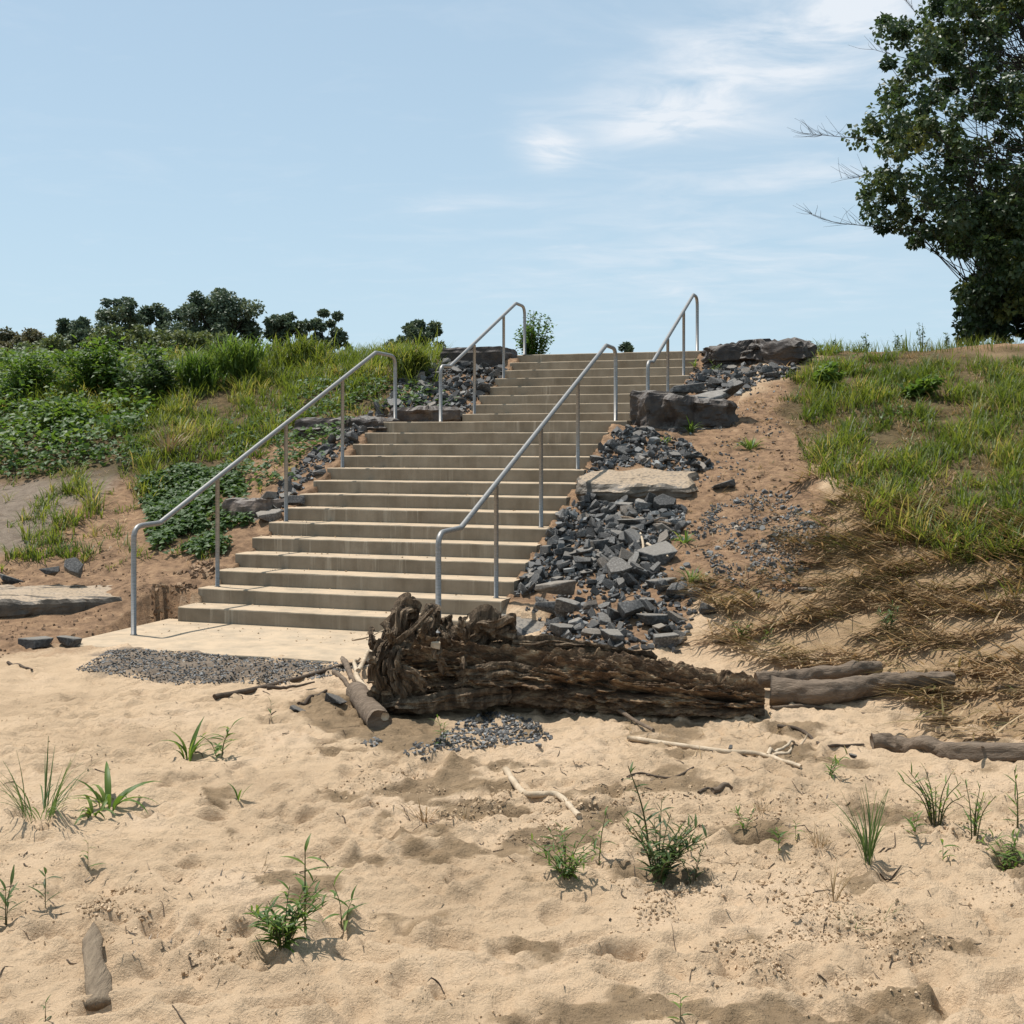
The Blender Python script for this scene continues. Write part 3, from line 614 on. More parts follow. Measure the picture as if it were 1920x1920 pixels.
def hand_stones():
    # (pixel of the foot, width px, thickness ratio, label)
    L = [((68, 1212), 90, .30, 'flat dark slate lying on sand near the left end of the slab'), ((131, 1208), 44, .55, 'small blocky slate beside the flat one on the sand'),
         ((100, 1098), 52, .3, 'thin slate piece lying on the low ledge'), ((137, 1100), 40, .8, 'upright wedge of slate standing on the low ledge'),
         ((20, 1092), 60, .25, 'pale flat slate on the soil behind the low ledge'), ((1027, 1166), 62, .45, 'rounded sandy-topped stone on the flat slate slab'),
         ((1062, 1170), 62, .65, 'blocky stone with a sandy top propped on the flat slab'), ((1045, 1142), 90, .28, 'dark pointed slate bridging two stones on the flat slab'),
         ((1225, 1172), 70, .5, 'squarish layered block near the sand at the end of the rubble'), ((1270, 1165), 40, .5, 'dark chunk touching the squarish layered block'),
         ((1180, 1160), 60, .9, 'tall leaning grey slate at the foot of the rubble'), ((1145, 1205), 80, .45, 'slanting grey slate just above the log'),
         ((1246, 1212), 62, .6, 'bluish slate with a pale top, closest to the sand behind the log'), ((1268, 1120), 46, .8, 'dark pointed stone standing on the sandy slope'),
         ((1300, 1118), 40, .6, 'grey stone beside the dark pointed one on the sandy slope'), ((1240, 1095), 60, .25, 'flat grey slate half buried at the edge of the dry grass'),
         ((1325, 1150), 40, .7, 'lone dark stone at the outer edge of the rubble'), ((1120, 1028), 64, .4, 'large pale slab lying flat in the middle of the rubble'),
         ((1092, 1068), 40, 1.0, 'upright flat slate in the middle of the rubble'), ((1158, 1085), 52, .9, 'big dark leaning stone low in the rubble'),
         ((1235, 1050), 74, .5, 'broad grey rock under the pale sticks'), ((1190, 990), 62, .5, 'pale grey slab with a branch lying across it'),
         ((1205, 960), 50, .7, 'square-faced stone just below the sand-topped slab'), ((1245, 960), 44, .8, 'dark block at the lower corner of the sand-topped slab'),
         ((505, 975), 46, .6, 'grey stone at the edge of the vines beside the sixth step'), ((560, 945), 40, .6, 'wedge of slate beside the eighth step'),
         ((860, 1000 - 310), 44, .4, 'pale tilted slate by the bend of the upper handrail'), ((905, 735), 52, .4, 'pale slab resting against the upper steps'),
         ((1358, 945 - 30), 46, .4, 'brownish flat stone on the orange soil'), ((1350, 725), 56, .3, 'flat slate at the edge of the big block by the landing'),
         ((1010, 1400), 16, .6, 'small dark stone at the rim of the fine gravel under the log'), ((631, 1318), 42, .35, 'smooth dark slate left of the root end on the damp sand'),
         ((560, 1333), 34, .2, 'thin grey flake half buried in sand before the gravel'), ((1370, 1405), 11, .8, 'tiny dark pebble between the two sticks'), ((1598, 1420), 17, .6, 'dark oval pebble on sand near the charred log'),
         ((1350, 1205), 34, .3, 'dark flat stone alone on the sand beside a small weed'), ((1510, 1108), 40, .3, 'grey flake lying in the flattened dry grass')]
    Yb = G(1300, 800).y
    L += [((1250, 744), 96, .16, 'thin slate slab on the large block by the landing, nearest the steps'), ((1330, 742), 110, .15, 'wide slate slab lying across the large block by the landing'), ((1290, 728), 80, .2, 'second layer of slate on the large block by the landing'), ((1372, 734), 60, .22, 'small slate slab at the outer end of the large block')]
    for k, ((px, py), w, fl, lab) in enumerate(L):
        p = at(px, py + 6, Yb + .35) if 'large block' in lab and 'edge' not in lab else G(px, py); s = w / FPX * p.y / 2; r = np.random.RandomState(100 + k)
        if 'bridging' in lab or 'flat slate slab' in lab or 'propped' in lab: p.z += 0.10
        if 'on the low ledge' in lab: p.z += 0.12
        if 'bridging' in lab: p.z += 0.07
        me = hull_mesh('slate_rock', chunk_pts(r, 14, min(fl * .72, .62)), 0.03); me.materials.append(M['slate'])
        up = fl > .75
        stone('slate_rock', p + Vector((0, 0, s * (0.65 if up else fl * .5))), s, lab, 'rock', None, me, (r.uniform(.6, 1.0) if up else r.uniform(-.22, .22), r.uniform(-.2, .2), r.uniform(-.5, .5)))
hand_stones()

def sample_px(poly, n, seed, u=(-3, 9.5), v=(-14, 13)):
    """land points whose picture falls into a pixel polygon, spread evenly over the land"""
    r = np.random.RandomState(seed); got = []
    a = np.array(poly, float); c = [G(*p) for p in poly]
    xs = [p.x for p in c]; ys = [p.y for p in c]
    x0, x1, y0, y1 = min(xs) - .1, max(xs) + .1, min(ys) - .1, max(ys) + .1
    tot = 0
    for _ in range(60):
        x = r.uniform(x0, x1, n * 2); y = r.uniform(y0, y1, n * 2); z = gz(x, y); px, py = to_px(x, y, z)
        k = in_poly(px, py, poly); got.append(np.column_stack([x, y, z])[k]); tot += k.sum()
        if tot >= n: break
    return np.vstack(got)[:n]
RUBBLE = [('lower', [(955, 1120), (1010, 1030), (1050, 965), (1075, 945), (1290, 950), (1270, 1010), (1200, 1050), (1250, 1080), (1180, 1110), (1080, 1100)], 430, (0.030, 0.105), 'beside the {} of the lower flight'),
          ('mid', [(1095, 900), (1150, 810), (1200, 805), (1290, 830), (1340, 880), (1290, 890), (1180, 875)], 150, (0.032, 0.10), 'above the sand-topped slab, level with the {}'),
          ('foot', [(960, 1150), (1040, 1120), (1100, 1105), (1240, 1090), (1320, 1130), (1270, 1225), (1130, 1225), (1030, 1205)], 90, (0.03, 0.10), 'on the sand at the foot of the rubble'),
          ('left', [(505, 985), (560, 925), (640, 850), (690, 800), (700, 785), (640, 800), (560, 870), (500, 940)], 110, (0.035, 0.115), 'between the vines and the {}'),
          ('upleft', [(700, 785), (760, 700), (830, 680), (945, 690), (960, 700), (890, 770), (860, 790)], 260, (0.035, 0.12), 'by the short upper handrail, level with the {}'),
          ('upright', [(1200, 735), (1290, 700), (1320, 688), (1500, 690), (1500, 700), (1420, 720), (1390, 742)], 150, (0.035, 0.12), 'below the boulder on the crest, level with the {}')]
ORD = 'nearest second third fourth fifth sixth seventh eighth ninth tenth eleventh twelfth thirteenth fourteenth fifteenth sixteenth seventeenth eighteenth nineteenth twentieth twenty-first twenty-second twenty-third twenty-fourth twenty-fifth twenty-sixth twenty-seventh twenty-eighth twenty-ninth thirtieth'.split()
NTH = ['first'] + ORD[1:]
def in_stairs(u, v, m):
    lo, hi = (0, WID) if u < U_UP - .3 else (VO, VO + W2)
    return -0.05 < u < 9 and lo - m < v < hi + m
def rubble():
    r = np.random.RandomState(5); allst = []
    for key, poly, n, (a, b), lab in RUBBLE:
        for p in sample_px(poly, n, len(key) * 13 + n):
            u, v = xy2uv(p[0], p[1])
            if in_stairs(u, v, .035): continue
            s = a + (b - a) * r.rand() ** 1.7
            allst.append((s / p[1], s, p, lab, key, u, v))
    allst.sort(key=lambda q: -q[0])
    small, named = [], {}
    for k, (_, s, p, lab, key, u, v) in enumerate(allst):
        mi = r.randint(len(SLATE)); rot = (r.normal(0, .5), r.normal(0, .5), r.uniform(0, 6.28)); z = p[2] + s * r.uniform(0.0, 0.6) + (0.03 * r.rand() if key in ('lower', 'upleft') else 0)
        if k < 296:
            d = SLATE[mi]; zz = [q.co.z for q in d.vertices]; thin = max(zz) - min(zz); steep = abs(rot[0]) + abs(rot[1])
            shape = ('small ' if s < .062 else 'large ') + ('tilted' if steep > 1.05 else ('flat' if thin < .75 else 'blocky')); sc = (s * r.uniform(.8, 1.25), s * r.uniform(.8, 1.2), s * r.uniform(.7, 1.2))
            o = stone('rubble_stone', (p[0], p[1], z), sc, None, 'stone', 'slate rubble beside the stairs', d, rot)
            side = {'lower': 'in the big rubble', 'mid': 'above the sand-topped slab', 'left': 'among the vines', 'upleft': 'by the short handrail', 'upright': 'under the crest boulder', 'foot': ''}[key]
            if key == 'foot': row = 'close behind the log' if u < -.45 else 'below the big rubble'
            elif u >= U_UP: row = NTH[min(7, int((u - U_UP) / T_))] + ' upper step'
            elif u > U_LAND + .2: row = 'landing'
            else: row = NTH[max(0, min(12, int(u / T_)))] + ' lower step'
            named.setdefault((row, shape, side), []).append((abs(v - (0 if key in ('left', 'upleft') else WID)), o))
        else: small.append(((p[0], p[1], z), s, rot))
    for (row, shape, side), L in named.items():
        L.sort(key=lambda q: q[0])
        for i, (_, o) in enumerate(L):
            n = NTH[min(i, 29)]
            o['label'] = f'{n} {shape} slate piece on sand {row}, counted from the stairs' if not side else f'{n} {shape} slate piece out from the {row}, {side}'
    # underlay of small pieces, and what is past the first 300
    for key, poly, n, (a, b), lab in RUBBLE:
        for p in sample_px(poly, int(n * (4.6 if key != 'foot' else 4.5)), n + 999):
            u, v = xy2uv(p[0], p[1])
            if in_stairs(u, v, .02): continue
            small.append(((p[0], p[1], p[2] + 0.010), 0.014 + 0.026 * r.rand(), (r.normal(0, .5), r.normal(0, .5), r.uniform(0, 6.28))))
    scatter_lumps('slate_chips', small, M['gravel'], r, 0.4, (0, .84))
ICO_V = None
def scatter_lumps(name, items, material, r, flat=0.6, tint=(0, 0.8), label=None):
    """many small broken pieces as one object"""
    lib = []
    for k in range(10):
        me = hull_mesh('x', chunk_pts(np.random.RandomState(300 + k), 10, flat * (0.7 + 0.6 * r.rand())))
        bm = bmesh.new(); bm.from_mesh(me); bmesh.ops.triangulate(bm, faces=bm.faces[:]); bm.verts.ensure_lookup_table()
        lib.append((np.array([v.co for v in bm.verts]), np.array([[q.index for q in f.verts] for f in bm.faces]))); bm.free(); bpy.data.meshes.remove(me)
    Vs, Fs, Ts, off = [], [], [], 0
    for (p, s, rot) in items:
        V, F = lib[r.randint(10)]
        cx, cy, cz = np.cos(rot); sx, sy, sz = np.sin(rot)
        Rm = np.array([[cz, -sz, 0], [sz, cz, 0], [0, 0, 1]]) @ np.array([[cy, 0, sy], [0, 1, 0], [-sy, 0, cy]]) @ np.array([[1, 0, 0], [0, cx, -sx], [0, sx, cx]])
        Vs.append(V @ Rm.T * s + np.array(p)); Fs.append(F + off); off += len(V); Ts.append(np.full(len(V), tint[0] + (tint[1] - tint[0]) * r.rand()))
    o = link(name, mesh_np(name, np.vstack(Vs), np.concatenate(Fs), False, {'tint': np.concatenate(Ts)}), material)
    return tag(o, label, kind='stuff')
rubble()

def gravel_and_clods():
    r = np.random.RandomState(8)
    def rot(n=.4): return (r.normal(0, n), r.normal(0, n), r.uniform(0, 6.28))
    it = [(tuple(p + np.array([0, 0, .004])), r.uniform(.006, .014), rot()) for p in sample_px([(140, 1256), (205, 1220), (260, 1217), (640, 1243), (700, 1250), (620, 1268), (520, 1285), (430, 1280), (330, 1286), (240, 1270)], 6200, 31)]
    it = [q for q in it if fbm(q[0][0] * 2.3, q[0][1] * 3.5, 8.8, 3) + .25 * r.normal() > -.42]
    scatter_lumps('gravel', it, M['gravel'], r, 0.22, (.3, .98))
    it = [(tuple(p + np.array([0, 0, .004])), r.uniform(.008, .017), rot()) for p in sample_px([(850, 1410), (800, 1400), (870, 1350), (920, 1335), (1000, 1350), (1038, 1388), (960, 1398)], 1100, 32)]
    it += [(tuple(p), r.uniform(.008, .016), rot()) for p in sample_px([(755, 1412), (780, 1390), (830, 1398), (800, 1425)], 170, 33)] + [(tuple(p), r.uniform(.008, .015), rot()) for p in sample_px([(675, 1395), (700, 1382), (720, 1388), (705, 1400)], 60, 34)]
    scatter_lumps('fine_gravel', it, M['gravel'], r, 0.35, (.15, .9))
    it = []
    for poly, n, s in (([(1300, 1010), (1330, 950), (1420, 920), (1500, 950), (1540, 990), (1500, 1080), (1400, 1100), (1340, 1080)], 2300, (.007, .022)), ([(1200, 760), (1500, 700), (1480, 800), (1330, 960), (1290, 880)], 600, (.008, .028)), ([(1280, 980), (1480, 900), (1560, 1000), (1480, 1120), (1240, 1110)], 260, (.02, .045))):
        it += [(tuple(p + np.array([0, 0, .006])), s[0] + (s[1] - s[0]) * r.rand() ** 2, rot()) for p in sample_px(poly, n, n)]
    it = [q for q in it if fbm(q[0][0] * 3.1, q[0][1] * 3.1, 3.3, 3) > -.22]
    scatter_lumps('slope_gravel', it, M['gravel'], r, 0.45, (.15, 1))
    it = []; it2 = []
    def clods(poly, n, s, seed):
        for p in sample_px(poly, int(n * 1.8), seed):
            if fbm(p[0] * 2.1, p[1] * 3.0, 72.0, 4, .6) + .10 * r.normal() < .10: continue
            (it2 if 5 <= seed <= 7 else it).append(((p[0], p[1], p[2] + .002), s[0] + (s[1] - s[0]) * r.rand() ** 3, rot(.6)))
    clods([(140, 1700), (240, 1660), (330, 1700), (450, 1700), (470, 1790), (400, 1840), (300, 1830), (180, 1760)], 900, (.003, .013), 1)
    clods([(0, 1340), (1920, 1440), (1920, 1920), (0, 1920)], 2600, (.002, .007), 2)
    clods([(1180, 1680), (1300, 1640), (1800, 1680), (1850, 1780), (1600, 1860), (1300, 1800), (1200, 1760)], 1700, (.003, .012), 3)
    clods([(780, 1490), (1000, 1470), (1160, 1520), (1120, 1600), (900, 1600)], 1100, (.003, .013), 4)
    clods([(0, 1050), (150, 1000), (380, 1070), (330, 1170), (180, 1200), (0, 1240)], 900, (.005, .026), 5)
    clods([(1250, 900), (1500, 700), (1540, 960), (1300, 1100)], 700, (.005, .028), 6)
    clods([(330, 1110), (420, 1090), (430, 1040), (300, 1080), (250, 1190), (335, 1175)], 900, (.006, .045), 7)
    clods([(600, 1480), (760, 1420), (1500, 1500), (1400, 1650), (1100, 1680)], 1600, (.002, .011), 8)
    clods([(1050, 1480), (1920, 1440), (1920, 1900), (1300, 1860)], 2600, (.002, .010), 9)
    for i in range(0, 23):
        hi_ = i > 14; lo_v, wd = (VO, W2) if hi_ else (0, WID); u0 = (U_UP + (i - 15) * T_) if hi_ else (i - 1) * T_; m_ = 26 if i < 8 else 12
        if i == 0: u0, m_ = -1.2, 120
        for _ in range(m_):
            vq = lo_v + wd * r.rand() ** (2.2 if i else 1.1); uq = u0 + (T_ if i else 1.15) * (.25 + .7 * r.rand() ** .5); x, y = uv2xy(uq, vq); it.append(((x, y, i * R_ + .003), .003 + .011 * r.rand() ** 3, rot(.5)))
    scatter_lumps('dirt_clods', it, M['clod'], r, 0.55, (0, 1))
    scatter_lumps('soil_clods', it2, M['soil_clod'], r, 0.55, (0, 1))
    tw = []
    for q in np.vstack([sample_px([(650, 1420), (1500, 1380), (1850, 1450), (1850, 1850), (1250, 1840), (1000, 1620), (760, 1560)], 90, 95), sample_px([(0, 1380), (650, 1420), (900, 1900), (0, 1900)], 30, 96), sample_px([(1000, 1100), (1500, 900), (1500, 1200), (1250, 1240)], 40, 97), sample_px([(400, 1290), (700, 1260), (760, 1420), (560, 1400)], 26, 98)]):
        a = r.uniform(0, 6.28); l = .03 + .16 * r.rand() ** 2.5; d = np.array([math.cos(a), math.sin(a), 0]); e = np.array([-d[1], d[0], 0]); ln = np.array([q - d * l * .5, q + e * l * r.normal(0, .12), q + d * l * .5]); ln = smooth_line(ln, 7); ln[:, 2] = gz(ln[:, 0], ln[:, 1]) + .004; tw.append(tube_np(ln, np.linspace(1, .5, 7) * r.uniform(.0015, .004), 5))
    V, F = merge(tw); tag(link('twig_litter', mesh_np('twig_litter', V, F, True), M['dark_twig']), kind='stuff')
    # flecks of bark, leaf and twig washed up on the sand
    p = np.vstack([sample_px([(0, 1300), (1920, 1400), (1920, 1920), (0, 1920)], 1500, 91), sample_px([(1100, 1450), (1900, 1440), (1900, 1850), (1250, 1830)], 1300, 92), sample_px([(640, 1420), (1400, 1400), (1300, 1640), (850, 1600)], 900, 93), sample_px([(0, 1600), (500, 1640), (480, 1850), (0, 1850)], 500, 94)]); p = p[fbm(p[:, 0] * 1.6, p[:, 1] * 2.6, 71.0, 4, .6) + .12 * r.normal(size=len(p)) > .02]; n = len(p)
    V, F, k = blades_np(p + np.array([0, 0, .003]), r.uniform(0, 6.28, n), .008 + .045 * r.rand(n) ** 3, r.uniform(.002, .007, n), r.uniform(1.2, 1.6, n), r.uniform(-.5, .3, n)); stuff('bark_flecks', V, F, M['fleck'], np.repeat(r.rand(n), k))

# ------------------------------------------------------------------ driftwood
def driftwood():
    A, B = Vector((-0.86, 8.34, 0.16)), Vector((1.60, 8.02, 0.085))
    root = empty('driftwood_log', ((A + B) / 2).to_tuple()[:2] + (float(gz(*((A + B) / 2).to_tuple()[:2])),), 'big rotten driftwood log with a torn root end lying before the stairs', 'driftwood')
    o = np.array(root.location); n, sd = 480, 210
    t = np.linspace(0, 1, n); ax = np.array(A)[None] + (np.array(B) - np.array(A))[None] * t[:, None]
    ax[:, 2] += 0.03 * np.sin(t * 5.0) - 0.02 * t; ax[:, 1] += 0.03 * np.sin(t * 4 + 1)
    rad = np.interp(t, [0, .02, .1, .25, .5, .75, .89, .965, 1], [.10, .19, .235, .225, .200, .178, .160, .140, .035])
    def disp(p, out, s, th):
        c, sn = np.cos(th), np.sin(th); L = s * 2.45
        # long fibres: noise stretched along the log, broken into plates, with rot holes
        fib = fbm(L * 2.6, c * 4.6, sn * 4.6 + 3, 5, 0.62); fine = fbm(L * 8, c * 13, sn * 13, 3, .6)
        plate = np.abs(fbm(L * 3.4 + 7, c * 2.8, sn * 2.8, 4, .6)); hole = np.clip(fbm(L * 3.0 + 2, c * 2.2 + 9, sn * 2.2, 3) - 0.24 + .12 * np.clip((s - .5) / .3, -1, 1), 0, 1)
        big = fbm(L * .9 + 3, c * 1.0, sn * 1.0, 3)
        k = 1.15 - 0.4 * s
        d = k * (0.045 * big + 0.034 * fib + 0.016 * fine - 0.062 * plate + 0.026) - 0.32 * hole * k
        d = d + 0.008 * np.sign(fib) * np.clip(np.abs(fib) * 7, 0, 1) + 0.004 * np.sign(fine)* np.clip(np.abs(fine) * 5, 0, 1)
        d = d + 0.008 * np.floor(3.2 * fbm(L * 2.4 + 4, c * 5, sn * 5, 4, .6)) / 1.6 + 0.005 * fbm(L * 5, c * 28, sn * 28, 2)
        low = np.clip(-out[..., 2], 0, 1) * np.clip((.55 - s) / .3, 0, 1); d = d - .085 * low * (1 + .5 * fbm(L * 3, 4, 1, 2))
        wob = np.clip((0.2 - s) / 0.2, 0, 1)
        d = d + wob * (0.05 * np.sin(th * 5 + 1 + 3 * s) + 0.09 * fbm(L * 3, c * 2.5, sn * 2.5 + 20, 3))
        return d + 0.05 * np.clip((s - .93) / .07, 0, 1) * fbm(L * 0 + 3, c * 6, sn * 6, 3)
    V, F = tube_np(ax - o, rad, sd, True, disp)
    V[:, 2] = np.maximum(V[:, 2], -0.02 + 0 * V[:, 2])
    link('trunk', mesh_np('trunk', V, F), M['rotten_wood'], root)
    def rt(pxs, Y, r0, r1, seed, name='root', amp=.35, mt='root_wood', sides=40, n=70):
        q = [Vector(at(px, py, Y + dy)) - Vector(o) for (px, py, dy) in pxs]; line = smooth_line(q, n); tt = np.linspace(0, 1, n)
        line = line + np.column_stack([fbm(tt * 5, seed, 1, 2), fbm(tt * 5, seed, 5, 2), fbm(tt * 5, seed, 9, 2)]) * r0 * .35
        rr = r0 + (r1 - r0) * tt; rr[-3:] *= [.8, .55, .25]
        def dd(p, out, s, th):
            c, sn = np.cos(th), np.sin(th); return r0 * amp * (fbm(s * 3 + seed, c * 2.2, sn * 2.2, 4, .6) - .5 * np.abs(fbm(s * 4, c * 4 + seed, sn * 4, 3))) + r0 * .22 * np.sin(th * 3 + s * 4 + seed)
        V, F = tube_np(line, rr, sides, True, dd); link(name, mesh_np(name, V, F), M[mt], root)
    rt([(752, 1270, 0), (738, 1215, -.02), (748, 1165, .0), (762, 1142, .05), (785, 1148, .08)], 8.32, .088, .020, 1.0, amp=.75)
    rt([(790, 1250, 0), (800, 1195, .02), (806, 1160, .0), (812, 1143, .0)], 8.30, .078, .018, 2.0, amp=.8)
    rt([(742, 1205, -.05), (775, 1178, -.08), (812, 1140, -.05)], 8.15, .020, .010, 3.0, amp=.2, sides=14)
    rt([(722, 1330, -.08), (712, 1270, -.12), (722, 1200, -.02)], 8.25, .085, .04, 4.0, amp=.6)
    rt([(840, 1225, 0), (890, 1190, .04), (935, 1172, .02), (968, 1185, 0)], 8.28, .085, .06, 5.0, amp=.7, sides=56)
    rt([(820, 1240, 0), (838, 1195, .0), (834, 1158, .02)], 8.36, .07, .025, 6.0, amp=.6)
    rt([(706, 1318, -.10), (770, 1322, -.22), (850, 1312, -.2), (960, 1300, -.16)], 8.22, .05, .05, 7.0, amp=.6)
    rt([(735, 1255, -.18), (775, 1265, -.24), (800, 1290, -.2)], 8.2, .035, .02, 8.0, amp=.5)
    rt([(760, 1300, -.16), (740, 1240, -.20), (765, 1205, -.1)], 8.2, .05, .02, 9.0, amp=.7)
    rt([(860, 1270, -.16), (950, 1255, -.2), (1010, 1275, -.16)], 8.25, .05, .03, 10.0, amp=.6)
    rt([(780, 1220, .1), (775, 1165, .16), (748, 1150, .2)], 8.4, .055, .015, 11.0, amp=.8)
    q = np.random.RandomState(9)
    for i in range(13):
        x0, y0 = q.uniform(700, 880), q.uniform(1190, 1310); dx, dy = q.uniform(-30, 38), -q.uniform(15, 62); dd_ = q.uniform(-.28, -.05)
        rt([(x0, y0, dd_ + .06), (x0 + dx * .5 + q.uniform(-9, 9), y0 + dy * .5, dd_ - .03), (x0 + dx, max(1138, y0 + dy), dd_ + q.uniform(-.03, .08))], 8.28, q.uniform(.018, .045), .006, 30.0 + i, 'splinter' if i % 2 else 'root', amp=.8, sides=12, n=26)
    rt([(716, 1290, -.1), (704, 1250, -.15), (715, 1218, -.1), (728, 1196, -.06)], 8.2, .03, .012, 12.0, amp=.6, sides=20)
    rt([(1030, 1290, -.12), (1180, 1285, -.14), (1330, 1290, -.1)], 8.22, .045, .03, 13.0, 'splinter', amp=.7)
    rt([(960, 1205, 0), (1090, 1210, -.03), (1230, 1236, -.03)], 8.24, .045, .012, 14.0, 'splinter', amp=.7)
    rt([(660, 1340 - 140, .1), (690, 1195, .05), (722, 1180, 0)], 8.35, .006, .003, 15.0, 'rootlet', amp=.1, mt='bleached_wood', sides=8)
    link('bleached_knot', hull_mesh('bleached_knot', chunk_pts(np.random.RandomState(4), 12, .7) * .032, .004), M['bleached_wood'], root).location = tuple(Vector(at(817, 1210, 8.02)) - Vector(o))
driftwood()

def stick(name, pxs, rpx, label, matn='drift_wood', cat='stick', taper=0.6, lift=0.0, sides=9, forks=(), amp=.12, arch=None, n=34):
    pts = [G(px, py) for px, py in pxs]; Y = sum(p.y for p in pts) / len(pts); r0 = rpx / FPX * Y
    line = smooth_line(pts, n); z = gz(line[:, 0], line[:, 1]); tt = np.linspace(0, 1, n)
    line[:, 2] = z + r0 * .6 + lift
    if arch: line[:, 2] += arch * np.sin(tt * math.pi)
    k = np.ones(9) / 9; zp = np.pad(line[:, 2], 4, mode='edge'); line[:, 2] = np.convolve(zp, k, 'valid')
    o = Vector(line[n // 2]); o.z = float(gz(o.x, o.y)); seed = pxs[0][0] * .13
    d = lambda p, out, s, th: r0 * amp * fbm(s * 9 + seed, np.cos(th) * 1.5, np.sin(th) * 1.5, 3)
    V, F = tube_np(line - np.array(o), r0 * (1 + (taper - 1) * tt), sides, True, d)
    if not forks:
        ob = link(name, mesh_np(name, V, F, True), M[matn]); ob.location = o; return tag(ob, label, cat)
    root = empty(name, o, label, cat); link('stem', mesh_np('stem', V, F, True), M[matn], root)
    for fk in forks:
        q = [G(px, py) for px, py in fk]; l2 = smooth_line(q, 16); l2[:, 2] = gz(l2[:, 0], l2[:, 1]) + r0 * .6 + lift + np.linspace(0, .03, 16)
        V, F = tube_np(l2 - np.array(o), r0 * np.linspace(.7, .3, 16), 8); link('fork', mesh_np('fork', V, F, True), M[matn], root)
    return root
def sticks():
    stick('driftwood_branch', [(402, 1311), (470, 1300), (560, 1278), (640, 1252), (702, 1246)], 5.5, 'long dark branch reaching from the root end across the gravel', 'dark_twig', forks=([(500, 1293), (540, 1296), (590, 1290)],))
    stick('driftwood_branch', [(722, 1362), (695, 1318), (668, 1288), (678, 1262), (690, 1238)], 7, 'pale forked branch leaning on the root end', 'bleached_wood', taper=.5, lift=.05, forks=([(672, 1275), (664, 1262), (676, 1258)],))
    stick('driftwood_chunk', [(668, 1308), (690, 1338), (712, 1366)], 21, 'short thick cut log end lying by the root end', 'drift_wood', 'driftwood', taper=1.0, sides=22, amp=.1)
    stick('driftwood_branch', [(640, 1238), (654, 1262), (668, 1288)], 7, 'short brown stick between the dark branch and the log end', 'drift_wood')
    stick('driftwood_branch', [(626, 1262), (648, 1280), (664, 1296)], 5, 'thin brown stick crossing below the long dark branch', 'drift_wood')
    stick('driftwood_branch', [(560, 1322), (580, 1308), (612, 1297)], 4.5, 'curved dark twig on the damp sand', 'dark_twig')
    stick('driftwood_branch', [(948, 1446), (962, 1470), (984, 1487), (1020, 1491), (1050, 1500), (1086, 1536)], 6.5, 'bleached crooked stick lying alone on the sand', 'bleached_wood', taper=.85, amp=.2)
    stick('driftwood_branch', [(1022, 1340), (1060, 1328), (1110, 1328), (1160, 1345), (1225, 1372)], 6.5, 'grey curved branch arching out from under the log', 'drift_wood', taper=.5, arch=.05, forks=([(1040, 1335), (1065, 1344), (1082, 1349)],))
    stick('driftwood_branch', [(1178, 1387), (1250, 1393), (1350, 1409), (1430, 1418), (1465, 1425), (1502, 1442)], 5.5, 'long tan forked branch on the sand before the log', 'bleached_wood', taper=.7, forks=([(1440, 1418), (1475, 1407), (1514, 1390)], [(1450, 1421), (1478, 1420), (1484, 1415)]))
    stick('driftwood_branch', [(1458, 1365), (1510, 1377), (1550, 1394), (1620, 1400)], 3.8, 'thin dark twig on the sand by the end of the log', 'dark_twig')
    stick('fallen_log', [(1634, 1402), (1690, 1408), (1760, 1416), (1840, 1424), (2380, 1440)], 17, 'charred cracked log lying on the sand at the edge of the dry grass', 'drift_wood', 'driftwood', taper=1.15, sides=26, amp=.3, n=90)
    stick('fallen_log', [(1418, 1300), (1460, 1296), (1520, 1288), (1590, 1279), (1648, 1274)], 15, 'thin straight trunk just behind the rotten log', 'drift_wood', 'driftwood', taper=.8, lift=.05, sides=22, amp=.25, n=70)
    stick('fallen_log', [(1444, 1318), (1540, 1316), (1640, 1306), (1720, 1298), (1785, 1294)], 25, 'smooth thick grey trunk behind the rotten log, tapering into the grass', 'drift_wood', 'driftwood', taper=.5, lift=.03, sides=30, amp=.2, n=80)
    stick('driftwood_branch', [(1446, 1330), (1490, 1326), (1560, 1331), (1800, 1345)], 4, 'thin pale stick lying under the smooth grey trunk', 'drift_wood')
    stick('driftwood_branch', [(1336, 1486), (1372, 1482)], 6, 'stubby piece of stick on the open sand', 'drift_wood', taper=.6)
    stick('driftwood_branch', [(1310, 1488), (1325, 1480), (1336, 1484)], 3, 'curled dark twig touching the stubby stick', 'dark_twig')
    stick('driftwood_branch', [(1864, 1298), (1930, 1295)], 6, 'straight stick in the dry grass beyond the smooth trunk', 'drift_wood', taper=.9)
    stick('driftwood_branch', [(1164, 986), (1200, 993), (1258, 1000)], 3.6, 'thin branch lying across the slate rubble', 'drift_wood', lift=.07, forks=([(1200, 993), (1225, 995), (1252, 994)],))
    stick('driftwood_branch', [(1196, 1066), (1206, 1040), (1200, 1008)], 3.2, 'upright pale twig in the slate rubble', 'bleached_wood', lift=.05)
    stick('driftwood_branch', [(1213, 1035), (1232, 1047), (1253, 1060)], 3, 'pale twig on the broad grey rock', 'bleached_wood', lift=.07)
    stick('driftwood_branch', [(1198, 1068), (1225, 1058), (1245, 1056)], 2.5, 'curved dark twig at the rim of the slate rubble', 'dark_twig', lift=.03)
    stick('driftwood_branch', [(15, 1243), (60, 1258)], 3, 'short dark twig on sand near the low ledge', 'dark_twig')
    stick('driftwood_branch', [(1300, 1440), (1260, 1456), (1200, 1450), (1165, 1465)], 2.2, 'thin winding rootlet on the pale sand', 'dark_twig')
